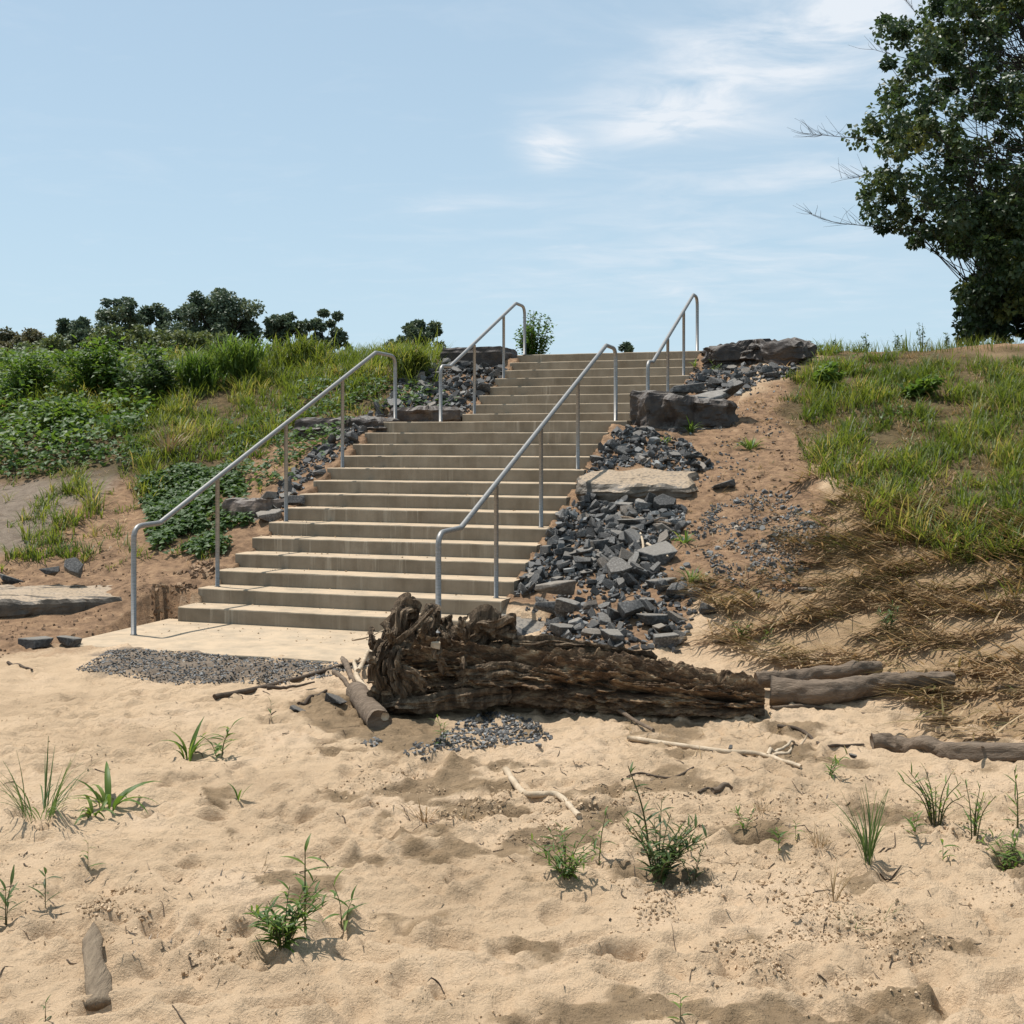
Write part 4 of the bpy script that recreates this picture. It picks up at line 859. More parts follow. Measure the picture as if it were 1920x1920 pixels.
    # weathered stub of board stuck in the sand
    a, b = G(184, 1893), G(172, 1768); d = b - a; d.z = 0; Lh = d.length; d.normalize(); e = Vector((d.y, -d.x, 0)); n, m = 40, 15; V = []
    for i in range(n):
        f = i / (n - 1); w = (.041 - .010 * f) * (1 if f < .8 else max(.25, 1 - (f - .8) * 3.6)) * (1 + .10 * math.sin(f * 9))
        for j in range(m):
            g = 2 * math.pi * j / m; k = 1 + .12 * float(fbm(f * 5, math.cos(g), math.sin(g), 3)); q = d * (f * Lh) + e * (w * k * math.cos(g) + .006 * math.sin(f * 8)); V.append((q.x, q.y, .018 + .05 * (1 - f) ** 2 * 0 + .10 * f * (1 - .55 * f) + .020 * k * math.sin(g)))
    idx = np.arange(n * m).reshape(n, m); F = np.stack([idx[:-1], np.roll(idx[:-1], -1, 1), np.roll(idx[1:], -1, 1), idx[1:]], -1).reshape(-1, 4)
    o = link('driftwood_board', mesh_np('driftwood_board', V, [F, np.array([idx[-1]]), np.array([idx[0][::-1]])], True), M['board'])
    o.location = a; tag(o, 'weathered grey stub of wood half buried in the sand', 'driftwood')
sticks()

# ------------------------------------------------------------------ plants
def blades_np(Pn, az, length, width, lean, bend, seg=3):
    """n grass blades: base points, heading, length, width, starting lean from vertical, added bend along the blade"""
    n = len(Pn); h = np.column_stack([np.cos(az), np.sin(az), np.zeros(n)]); side = np.column_stack([-np.sin(az), np.cos(az), np.zeros(n)])
    pos = np.array(Pn, float); rows = []; wt = [1.0, .95, .7, .45][:seg] if seg <= 4 else list(np.linspace(1, .3, seg))
    ang = np.array(lean, float)
    for s in range(seg):
        hw = (width * wt[s] / 2)[:, None]; rows += [pos - side * hw, pos + side * hw]
        st = (length / seg)[:, None]; pos = pos + st * (h * np.sin(ang)[:, None] + np.array([0, 0, 1]) * np.cos(ang)[:, None]); ang = ang + bend / seg
    rows.append(pos); k = 2 * seg + 1; V = np.stack(rows, 1).reshape(-1, 3); b = (np.arange(n) * k)[:, None]
    quads = [np.concatenate([b + 2 * s, b + 2 * s + 1, b + 2 * s + 3, b + 2 * s + 2], 1) for s in range(seg - 1)]
    tri = np.concatenate([b + 2 * seg - 2, b + 2 * seg - 1, b + 2 * seg], 1)
    return V, [np.concatenate(quads), tri], k
def leaves_np(Pn, axis, nrm, length, width, fold=.12):
    """n leaves: base point, axis to the tip, normal"""
    side = np.cross(axis, nrm); side /= np.linalg.norm(side, axis=1)[:, None] + 1e-9; nr = np.cross(side, axis); l = length[:, None]; w = width[:, None] / 2
    V = np.stack([Pn, Pn + axis * l * .42 - side * w + nr * w * fold * 2, Pn + axis * l - nr * l * .10, Pn + axis * l * .42 + side * w + nr * w * fold * 2, Pn + axis * l * .45], 1).reshape(-1, 3)
    b = (np.arange(len(Pn)) * 5)[:, None]
    return V, np.concatenate([np.concatenate([b, b + 1, b + 2, b + 4], 1), np.concatenate([b, b + 4, b + 2, b + 3], 1)])
def unit(a): return a / (np.linalg.norm(a, axis=-1, keepdims=True) + 1e-9)

def bank_points(n, seed, u, v, polys, thr=None, jit=20):
    v0, v1 = (v[0] - 4 if v[0] <= -9 else v[0]), (v[1] + 3.2 if v[1] >= 9.4 else v[1]); n = int(n * (v1 - v0) / (v[1] - v[0])); v = (v0, v1)   # growth goes on past both sides of the view
    r = np.random.RandomState(seed); U = r.uniform(*u, n); Vv = r.uniform(*v, n); x, y = uv2xy(U, Vv)
    z = gz(x, y); px, py = to_px(x, y, z); ns = fbm(x * 2.2, y * 2.2, seed, 3)
    k = np.zeros(n, bool)
    for p in polys: k |= in_poly(px + jit * ns, py + jit * .5 * ns, p)
    vmax = np.where(U < U_UP - .3, WID, VO + W2); vmin = np.where(U < U_UP - .3, 0, VO)
    k &= ~((Vv > vmin - .08) & (Vv < vmax + .08) & (U > -1.6) & (U < 10))
    if thr is not None: k &= fbm(x * thr[1], y * thr[1], seed + 3, 3) > thr[0]
    k &= r.rand(n) < 1
    return np.column_stack([x, y, z])[k], r
def stuff(name, V, F, material, tint, label=None):
    o = link(name, mesh_np(name, V, F, False, {'tint': tint}), material); return tag(o, label, kind='stuff')
def tufts(name, n0, seed, u, v, polys, thr, jit, per, Lr, wr, spread, material, tint, lean=(.1, .7), bend=(.4, 1.7), seg=3):
    """grass growing in tufts: each tuft a fan of blades with its own height and colour"""
    c, r = bank_points(n0, seed, u, v, polys, thr, jit); m = len(c); k_ = r.randint(per[0], per[1], m); idx = np.repeat(np.arange(m), k_); n = len(idx)
    az = r.uniform(0, 6.28, n); d = np.abs(r.normal(0, spread, n)); p = c[idx] + np.column_stack([np.cos(az) * d, np.sin(az) * d, np.zeros(n)]); p[:, 2] = gz(p[:, 0], p[:, 1]) - .004
    a = az + r.normal(0, .8, n); patch = fbm(c[:, 0] * .9, c[:, 1] * .9, seed * .7, 3)
    hgt = (Lr[0] + (Lr[1] - Lr[0]) * r.rand(m) ** 1.3) * (1 + .45 * patch); L = hgt[idx] * r.uniform(.55, 1.15, n)
    t = np.clip((tint[0] + tint[1] * patch + r.normal(0, tint[2], m))[idx] + r.normal(0, tint[2] * .7, n), 0, 1)
    V, F, k = blades_np(p, a, L, r.uniform(*wr, n), r.uniform(*lean, n), r.uniform(*bend, n), seg); stuff(name, V, F, M[material], np.repeat(t, k)); return c
def bank_vegetation():
    # upright green grass on the right bank
    PR = [(1485, 715), (1560, 672), (1700, 676), (2380, 672), (2380, 1030), (1760, 1060), (1640, 980), (1545, 890), (1490, 790)]
    tufts('bank_grass', 8800, 61, (-2, 9.0), (3.4, 11.5), [PR], (-.13, 1.3), 85, (9, 20), (.09, .36), (.007, .015), .065, 'grass', (.38, .42, .22))
    tufts('bank_grass_dry', 9000, 60, (-2, 9.4), (3.4, 11.5), [PR, [(1480, 700), (2380, 650), (2380, 700)]], (-.5, 1.5), 45, (5, 12), (.06, .17), (.004, .010), .05, 'straw', (.6, .3, .16), (.4, 1.4))
    # flattened, combed grass lower on the right bank
    PF = [(1310, 1090), (1440, 1090), (1540, 1010), (1530, 890), (1640, 930), (1760, 960), (2380, 960), (2380, 1410), (1800, 1400), (1740, 1350), (1640, 1275), (1460, 1245), (1360, 1215)]
    p, r = bank_points(95000, 62, (-4.4, 5), (2.8, 12), [PF], None, 70)
    st = fbm(p[:, 0] * 1.1, p[:, 1] * 3.4, 61.0, 4, .6); px, py = to_px(p[:, 0], p[:, 1], p[:, 2]); low = np.clip((py - 960) / 260, 0, 1)
    k = st + r.normal(0, .06, len(p)) > -.34 + .34 * low; p, low, st = p[k], low[k], st[k]; n = len(p)
    t = np.clip(.36 + .28 * low + .40 * fbm(p[:, 0] * 1.6, p[:, 1] * 4, 3, 3) + r.normal(0, .27, n), 0, 1)
    az = math.pi + .42 + .45 * fbm(p[:, 0] * .8, p[:, 1] * 1.4, 4, 3) + r.normal(0, .16, n); az = az + math.pi * (r.rand(n) < .10) + r.normal(0, .9, n) * (r.rand(n) < .28)
    V, F, k = blades_np(p + np.column_stack([np.zeros(n), np.zeros(n), 0.006 + .045 * r.rand(n) ** 2]), az, r.uniform(.16, .46, n), r.uniform(.007, .017, n), r.uniform(1.12, 1.5, n), r.uniform(-.05, .5, n)); stuff('flattened_grass', V, F, M['straw'], np.repeat(t, k))
    tufts('slope_grass', 520, 59, (-3, 4), (3.6, 12), [[(1560, 880), (2380, 960), (2380, 1240), (1700, 1130), (1600, 1000)]], (-.1, 1.5), 40, (8, 18), (.10, .25), (.006, .012), .07, 'grass', (.45, .3, .15), (.4, 1.2))
    # dry litter in the bare parts
    PLs = [[(1250, 1100), (1240, 850), (1330, 800), (1500, 690), (1560, 900), (1560, 1100), (1400, 1150)], [(0, 1080), (60, 960), (230, 880), (430, 1000), (420, 1060), (300, 1090), (120, 1080)], [(430, 860), (560, 800), (640, 780), (560, 700), (300, 800), (260, 900)], [(1000, 1430), (1500, 1300), (1700, 1380), (1500, 1460), (1200, 1440)]]
    p, r = bank_points(26000, 63, (-4, 9), (-9, 9), PLs, (-.1, 1.9), 30); n = len(p)
    V, F, k = blades_np(p + np.array([0, 0, .006]), r.uniform(0, 6.28, n), r.uniform(.05, .16, n), r.uniform(.003, .006, n), r.uniform(1.1, 1.55, n), r.uniform(-.1, .4, n)); stuff('dry_litter', V, F, M['straw'], np.repeat(r.uniform(.45, 1, n), k))
    # left bank: grass, yellowish-green
    PG = [(-480, 720), (130, 690), (350, 640), (500, 620), (800, 620), (790, 690), (745, 735), (640, 770), (560, 800), (470, 860), (330, 880), (250, 920), (235, 830), (100, 800), (-480, 880)]
    tufts('meadow_grass', 8200, 64, (.8, 9.8), (-11, 1.0), [PG, [(40, 1010), (80, 930), (160, 890), (180, 960), (120, 1030)], [(10, 1060), (80, 1000), (170, 1040), (120, 1070)], [(230, 900), (300, 840), (330, 880), (260, 940)]], (-.34, 1.2), 30, (8, 17), (.12, .36), (.008, .017), .06, 'grass', (.52, .38, .16))
    PB = [[(-480, 1090), (-480, 900), (250, 850), (430, 1000), (425, 1075), (300, 1060), (120, 1072)], [(430, 900), (520, 800), (640, 760), (700, 700), (760, 690), (760, 770), (640, 850), (540, 930), (440, 980)]]
    tufts('bank_tufts', 1500, 58, (-.4, 9), (-11, .4), PB, (.02, 1.6), 30, (6, 15), (.07, .24), (.006, .013), .05, 'grass', (.55, .35, .18))
    tufts('dry_tufts', 1500, 57, (-.4, 9), (-11, .4), PB, (-.15, 1.9), 30, (5, 12), (.05, .16), (.004, .009), .05, 'straw', (.65, .25, .15), (.5, 1.4))
    tufts('slope_dry_tufts', 2600, 56, (-1, 9), (2.9, 8), [[(1290, 1080), (1300, 930), (1340, 820), (1420, 730), (1500, 690), (1560, 760), (1580, 940), (1540, 1060), (1420, 1110)]], (-.05, 1.7), 40, (5, 13), (.04, .15), (.004, .009), .06, 'straw', (.6, .3, .18), (.7, 1.5))
    # crest grass on the skyline, taller
    tufts('crest_grass', 1700, 65, (7.2, 10.2), (-13, .3), [[(-500, 730), (-500, 560), (830, 560), (830, 730)]], (-.5, .8), 10, (9, 18), (.16, .46), (.010, .022), .07, 'grass', (.42, .35, .15), (.05, .5), (.4, 1.9), 4)
    p, r = bank_points(3000, 66, (8.3, 10.0), (3.8, 9.5), [[(1500, 720), (1500, 560), (2400, 560), (2400, 720)]], (-.1, 1.1), 10)
    n = len(p); V, F, k = blades_np(p, r.uniform(0, 6.28, n), r.uniform(.06, .26, n), r.uniform(.005, .010, n), r.uniform(.02, .4, n), r.uniform(.2, 1.3, n), 4); stuff('crest_weeds', V, F, M['grass'], np.repeat(np.clip(r.normal(.5, .25, n), 0, 1), k))
    # broad-leaved vines: leaves lie roughly facing the sky, just above the ground
    def vines(name, polys, n0, seed, size, hgt, u, v, thr, mt='vine'):
        p, r = bank_points(n0, seed, u, v, polys, thr, 30); n = len(p)
        q = p + np.column_stack([r.normal(0, .01, n), r.normal(0, .01, n), hgt * (r.rand(n) ** .8) * (1 + .8 * fbm(p[:, 0] * 1.5, p[:, 1] * 1.5, seed, 2)) + .015])
        az = r.uniform(0, 6.28, n); pit = r.normal(-.25, .3, n); axis = np.column_stack([np.cos(az) * np.cos(pit), np.sin(az) * np.cos(pit), np.sin(pit)]); nr = unit(np.column_stack([r.normal(0, .35, n), r.normal(-.2, .35, n), np.ones(n)]))
        L = r.uniform(size[0], size[1], n); V, F = leaves_np(q, axis, nr, L, L * r.uniform(.75, 1.0, n)); stuff(name, V, F, M[mt], np.repeat(np.clip(r.normal(.5, .25, n), 0, 1), 5))
    vines('vine_leaves', [[(-480, 900), (-480, 700), (60, 690), (330, 680), (300, 740), (240, 790), (330, 830), (310, 870), (180, 880), (60, 900)], [(430, 800), (640, 770), (640, 830), (560, 880), (460, 920), (420, 880)], [(560, 740), (720, 700), (740, 740), (640, 790), (540, 790)], [(700, 770), (780, 735), (850, 745), (830, 775), (740, 785)]], 34000, 71, (.05, .095), .13, (.6, 9), (-11, .6), (-.3, 1.4))
    vines('left_leaves', [[(-480, 900), (-480, 690), (350, 650), (330, 740), (260, 800), (330, 850), (60, 880)]], 26000, 74, (.06, .13), .30, (1.5, 9.6), (-11, .2), (-.12, 1.1), 'weed')
    vines('stair_vine', [[(285, 900), (350, 880), (440, 880), (470, 960), (420, 1000), (425, 1045), (330, 1050), (285, 1030), (275, 960)]], 34000, 72, (.05, .085), .11, (-.2, 4), (-4, -.05), (-.45, 1.6))
    vines('slope_leaves', [[(1600, 700), (1780, 690), (1760, 800), (1640, 800)], [(1520, 660), (1620, 655), (1600, 690), (1520, 700)]], 5000, 73, (.04, .08), .08, (2, 9.5), (3.5, 11), (-.1, 1.6), 'weed')
bank_vegetation(); gravel_and_clods()

# single plants: one Empty, a stem part for each stem, every leaf its own part
def leaf_mesh(name, ratio, curl, material, tint, seed=0, nseg=6):
    """a lance-shaped leaf one metre long along +X, folded along its midrib and curling down"""
    V, F = [], []; z = 0; x = 0; a = 0.35
    for i in range(nseg + 1):
        f = i / nseg; w = ratio * (math.sin(math.pi * min(1, f ** .75 * .93 + .07)) ** .9) * .5
        if i == nseg: w = .003
        V += [(x, -w, z + w * .35), (x, 0, z), (x, w, z + w * .35)]
        x += math.cos(a) / nseg; z += math.sin(a) / nseg; a -= curl / nseg
    for i in range(nseg):
        b = 3 * i; F += [(b, b + 3, b + 4, b + 1), (b + 1, b + 4, b + 5, b + 2)]
    me = mesh_np(name, np.array(V), np.array(F), True, {'tint': np.full(len(V), tint)}); me.materials.append(M[material]); return me
LEAF = {}
def leafset(key, ratio, curls, material, tints):
    LEAF[key] = [leaf_mesh('leaf', ratio, c, material, t) for c in curls for t in tints]
leafset('lance', .155, (.5, .9, 1.3), 'weed', (.25, .6, .9)); leafset('dark', .17, (.4, .9), 'weed_dark', (.2, .6, .95)); leafset('blade', .10, (.7, 1.4, 2.1), 'weed', (.3, .7, 1.0))
leafset('thin', .022, (.3, .8, 1.3), 'weed_dark', (.5, .8, 1.0)); leafset('dry', .03, (.4, 1.1), 'dry_blade', (.2, .6, 1.0)); leafset('wide', .11, (1.4, 2.2), 'weed', (.5, .9)); leafset('reed', .10, (.2, .5), 'weed', (.3, .6, .9)); leafset('yellow', .06, (.8, 1.4), 'dry_blade', (1.0,))
def plant(name, px, py, hpx, kind, label, cat, stems=1, nl=8, spread=.5, ll=.45, seed=None, lean=(0, 0), group=None):
    base = G(px, py); H = hpx / FPX * base.y; r = np.random.RandomState(seed or int(px * 7 + py)); root = empty(name, base, label, cat, group); nl = int(nl * 1.35) if nl > 3 else nl; ll = ll * 1.25; H *= 1.08
    def put(p, az, pitch, L, key):
        me = LEAF[key][r.randint(len(LEAF[key]))]; o = link('leaf', me, None, root); o.location = p; o.scale = (L, L * r.uniform(.85, 1.15), L)
        o.rotation_euler = (r.uniform(-.3, .3), -pitch, az)
    tuft = kind in ('thin', 'dry', 'wide', 'tuftblade')
    if tuft:
        key = {'tuftblade': 'blade'}.get(kind, kind)
        for k in range(nl):
            az = r.uniform(0, 6.28); d = H * spread * .25 * r.rand(); put((d * math.cos(az), d * math.sin(az), -.01), az + r.normal(0, .3), r.uniform(.35, 1.15) if spread > .5 else r.uniform(.8, 1.25), H * r.uniform(.6, 1.15), key)
        return root
    for s in range(stems):
        az = r.uniform(0, 6.28); out = spread * (0 if stems == 1 else r.uniform(.35, 1.0)); hh = H * (1 if s == 0 else r.uniform(.5, .95))
        top = Vector((math.cos(az) * out * H + lean[0] * H, math.sin(az) * out * H + lean[1] * H, hh)); mid = top * .5 + Vector((-.1 * top.x, -.1 * top.y, .06 * hh)); st = Vector((math.cos(az), math.sin(az), 0)) * H * .06 * (stems > 1)
        line = smooth_line([st + Vector((0, 0, -.02)), mid, top], 12); rad = max(.0016, H * .014)
        V, F = tube_np(line, rad * np.linspace(1, .4, 12), 6); link('stem', mesh_np('stem', V, F, True), M['weed_stem'], root)
        a0 = r.uniform(0, 6.28)
        for k in range(nl):
            f = (k + .6) / nl; f = .12 + .88 * f; p = line[int(f * 11)]; put(tuple(p), a0 + k * 2.4 + r.normal(0, .3), r.uniform(-.1, .5) + .5 * (f > .9), H * ll * r.uniform(.6, 1.1) * (1 - .35 * f), kind)
    return root
m_, t_, b_ = mat('weed_stem'); b_.inputs['Base Color'].default_value = (0.09, 0.085, 0.035, 1)
def plants():
    g = None
    plant('grass_plant', 205, 1515, 100, 'wide', 'broad-bladed grass plant arching over its own shadow on the sand', 'grass plant', nl=9, spread=.9)
    plant('grass_plant', 175, 1528, 70, 'wide', 'smaller broad-bladed grass leaning beside the arching one', 'grass plant', nl=6, spread=.9)
    plant('grass_tuft', 78, 1532, 125, 'thin', 'wiry thin-leaved tuft in a sand hollow', 'grass tuft', nl=34, spread=1.2)
    plant('grass_plant', 352, 1424, 78, 'tuftblade', 'upright spiky grass seedling before the gravel', 'grass plant', nl=9, spread=.4)
    plant('weed_plant', 412, 1420, 58, 'lance', 'leafy seedling right beside the spiky grass before the gravel', 'weed', stems=3, nl=6, spread=.7, ll=.6)
    plant('grass_plant', 446, 1500, 62, 'tuftblade', 'single drooping sprout on bare pale sand', 'grass plant', nl=3, spread=.4)
    plant('weed_plant', 165, 1632, 48, 'lance', 'tiny two-leaved sprout above the broken clods', 'weed', nl=4, ll=.6)
    plant('weed_plant', 85, 1702, 62, 'dark', 'small dark sprout casting a spidery shadow', 'weed', nl=6, ll=.6)
    plant('weed_plant', 10, 1732, 80, 'dark', 'leafy sprout cut by the edge of the view', 'weed', stems=2, nl=6, ll=.5)
    plant('weed_plant', 532, 1772, 95, 'lance', 'bushiest green weed on the open sand, with narrow leaves', 'weed', stems=14, nl=9, spread=1.05, ll=.46, seed=12)
    plant('weed_plant', 572, 1748, 150, 'lance', 'tall single stem rising from behind the bushy weed', 'weed', nl=8, ll=.34, seed=14)
    plant('weed_plant', 646, 1738, 75, 'lance', 'small three-leaved weed just right of the bushy one', 'weed', stems=2, nl=5, spread=.5, ll=.6)
    plant('weed_plant', 85, 1916, 34, 'dark', 'tiny sprout by the weathered stub of wood', 'weed', nl=5, ll=.7)
    plant('weed_plant', 1276, 1916, 44, 'lance', 'sprout with drooping leaves at the bottom of the sand', 'weed', nl=5, ll=.8)
    plant('weed_plant', 1062, 1642, 75, 'lance', 'bright yellow-green bushy weed on the damp sand', 'weed', stems=15, nl=8, spread=1.15, ll=.40)
    plant('weed_plant', 1122, 1622, 92, 'lance', 'slender stem between the bright weed and the dark one', 'weed', nl=7, ll=.32, lean=(.15, 0))
    plant('weed_plant', 1235, 1645, 110, 'dark', 'dense dark green weed sprawling on the sand', 'weed', stems=20, nl=10, spread=.9, ll=.30, seed=5)
    plant('weed_plant', 1222, 1610, 165, 'dark', 'tall leaning stem of the dark weed with sparse leaves', 'weed', nl=12, ll=.2, lean=(-.25, 0), seed=9)
    plant('weed_plant', 1300, 1655, 60, 'dark', 'low thin sprig at the skirt of the dark weed', 'weed', stems=4, nl=6, spread=.8, ll=.3)
    plant('weed_plant', 1396, 1560, 36, 'lance', 'small rosette weed on trodden sand', 'weed', stems=3, nl=5, spread=.9, ll=.7)
    plant('weed_plant', 1462, 1592, 36, 'lance', 'star-shaped seedling beside brown dead grass', 'weed', stems=2, nl=7, spread=.4, ll=.7)
    plant('weed_plant', 1492, 1575, 30, 'lance', 'smaller seedling just behind the star-shaped one', 'weed', nl=6, ll=.7)
    plant('weed_plant', 1555, 1456, 42, 'lance', 'low weed with pale leaves near the charred log', 'weed', stems=4, nl=5, spread=.9, ll=.55)
    plant('grass_tuft', 1628, 1618, 125, 'thin', 'tall narrow tuft of upright grass', 'grass tuft', nl=26, spread=.35)
    plant('reed_plant', 1755, 1545, 100, 'reed', 'thicket of reed-like shoots before the charred log', 'reeds', stems=11, nl=6, spread=.6, ll=.32)
    plant('weed_plant', 1715, 1570, 42, 'lance', 'small leafy weed at the foot of the reed-like shoots', 'weed', stems=2, nl=6, ll=.7)
    plant('reed_plant', 1825, 1575, 95, 'reed', 'loose reed-like shoots behind the leafy clump', 'reeds', stems=6, nl=6, spread=.5, ll=.32)
    plant('weed_plant', 1768, 1614, 34, 'lance', 'cross-shaped seedling with its own star shadow', 'weed', nl=5, ll=1.0)
    plant('weed_plant', 1892, 1630, 55, 'lance', 'low bright leafy clump at the rim of the view', 'weed', stems=10, nl=8, spread=1.1, ll=.5)
    plant('reed_plant', 1912, 1560, 105, 'reed', 'two tall reed shoots at the rim of the view', 'reeds', stems=2, nl=6, spread=.2, ll=.32)
    plant('weed_plant', 830, 1392, 46, 'lance', 'seedling growing on gravel in the shadow of the log', 'weed', stems=2, nl=7, spread=.3, ll=.5)
    plant('dry_grass_tuft', 1562, 1690, 80, 'dry', 'dry straw tuft standing upright', 'dry grass', nl=12, spread=.4)
    plant('dry_grass_tuft', 1600, 1740, 45, 'thin', 'half green, half dead tuft among clods', 'grass tuft', nl=16, spread=1.0)
    plant('dry_grass_tuft', 1660, 1722, 50, 'thin', 'thin leaning green blades on clodded sand', 'grass tuft', nl=7, spread=.7)
    plant('dry_grass_tuft', 1535, 1585, 42, 'dry', 'brown matted tuft of dead grass', 'dry grass', nl=40, spread=1.6)
    plant('dry_grass_tuft', 1430, 1522, 30, 'dry', 'low brown wisp of dead grass', 'dry grass', nl=26, spread=1.6)
    plant('dry_grass_tuft', 795, 1538, 62, 'dry', 'tan dead tuft in the damp hollow', 'dry grass', nl=22, spread=.9)
    plant('dry_grass_tuft', 870, 1535, 34, 'dry', 'dull dead tuft right of the tan one', 'dry grass', nl=16, spread=1.2)
    plant('dry_grass_tuft', 300, 1412, 32, 'dry', 'faint dry sprig left of the spiky grass', 'dry grass', nl=6, spread=1.0)
    plant('dry_grass_tuft', 490, 1635, 45, 'dry', 'spread fan of dry stalks on the pale sand', 'dry grass', nl=7, spread=1.2)
    plant('weed_plant', 508, 1352, 34, 'dark', 'wilted sprout near the gravel edge', 'weed', nl=4, ll=.5)
    plant('weed_plant', 1385, 1200, 34, 'lance', 'spreading weed on the sand above the log', 'weed', stems=5, nl=6, spread=1.1, ll=.6)
    plant('weed_plant', 1440, 1198, 24, 'lance', 'smaller weed right of the spreading one above the log', 'weed', stems=3, nl=5, spread=1.0, ll=.6)
    plant('weed_plant', 1668, 1182, 48, 'dark', 'dark weed standing in the flattened grass', 'weed', stems=5, nl=6, spread=.6, ll=.45)
    plant('grass_tuft', 1296, 1092, 36, 'tuftblade', 'bright green tuft at the edge of the orange soil', 'grass tuft', nl=22, spread=1.0)
    plant('grass_tuft', 1285, 1018, 34, 'tuftblade', 'green tuft between rubble and orange soil', 'grass tuft', nl=18, spread=1.0)
    plant('grass_tuft', 1408, 842, 34, 'tuftblade', 'green tuft on the orange soil below the crest', 'grass tuft', nl=22, spread=1.0)
    plant('grass_tuft', 1295, 812, 36, 'tuftblade', 'thin green tuft in front of the block by the landing', 'grass tuft', nl=12, spread=.5)
    plant('grass_tuft', 1245, 830, 24, 'tuftblade', 'small tuft among slate in front of the block', 'grass tuft', nl=12, spread=.8)
    plant('grass_tuft', 1303, 688, 20, 'tuftblade', 'little tuft beside the top steps', 'grass tuft', nl=9, spread=.5)
    plant('yellow_weed', 318, 852, 60, 'dry', 'yellowing patch of weeds on the left bank', 'weed', nl=46, spread=1.1)
    plant('weed_plant', 1340, 700, 24, 'lance', 'small weed among slate below the crest boulder', 'weed', stems=3, nl=6, spread=.8, ll=.5)
plants()

def bush(name, base, w, h, n, L, key_mat, label, cat, seed, tall=True, stems=7, tint=(.5, .25), group=None, leafy='leaf'):
    """a weed clump or shrub: stems and foliage"""
    r = np.random.RandomState(seed); root = empty(name, base, label, cat, group); parts = []; P0, AX = [], []
    for s in range(stems):
        az = r.uniform(0, 6.28); d = w * .5 * r.uniform(.1, 1); tip = np.array([math.cos(az) * d, math.sin(az) * d * .8, h * r.uniform(.3, 1.05) * (1 - .25 * (d / (w * .5)) ** 2)])
        line = smooth_line([np.array([tip[0] * .25, tip[1] * .25, -.03]), tip * [.55, .55, .55], tip], 12); V, F = tube_np(line, np.linspace(h * .012, h * .004, 12), 5); parts.append((V, F))
        m = n // stems; f = r.uniform(.15, 1, m) ** .8; k = np.clip((f * 11).astype(int), 0, 11); P0.append(line[k] + r.normal(0, w * .055, (m, 3)) * [1, 1, .6])
        a = az + r.normal(0, 1.4, m); AX.append(np.column_stack([np.cos(a), np.sin(a), r.normal(.15, .5, m)]))
    V, F = merge(parts); link('stems', mesh_np('stems', V, F, True), M['weed_stem'], root)
    p = np.vstack(P0); ax = unit(np.vstack(AX)); m = len(p)
    if leafy == 'blade':
        p[:, 2] *= .75; V, F, k = blades_np(p, r.uniform(0, 6.28, m), r.uniform(.5, 1.2, m) * L, r.uniform(.035, .06, m) * L, r.uniform(.0, .7, m), r.uniform(.6, 2.2, m), 4)
    else:
        V, F = leaves_np(p, ax, unit(np.column_stack([r.normal(0, .5, m), r.normal(0, .5, m), np.ones(m)])), r.uniform(.6, 1.2, m) * L, r.uniform(.4, .6, m) * L); k = 5
    o = link('foliage', mesh_np('foliage', V, F, False, {'tint': np.repeat(np.clip(r.normal(*tint, m), 0, 1), k)}), M[key_mat], root)
    return root
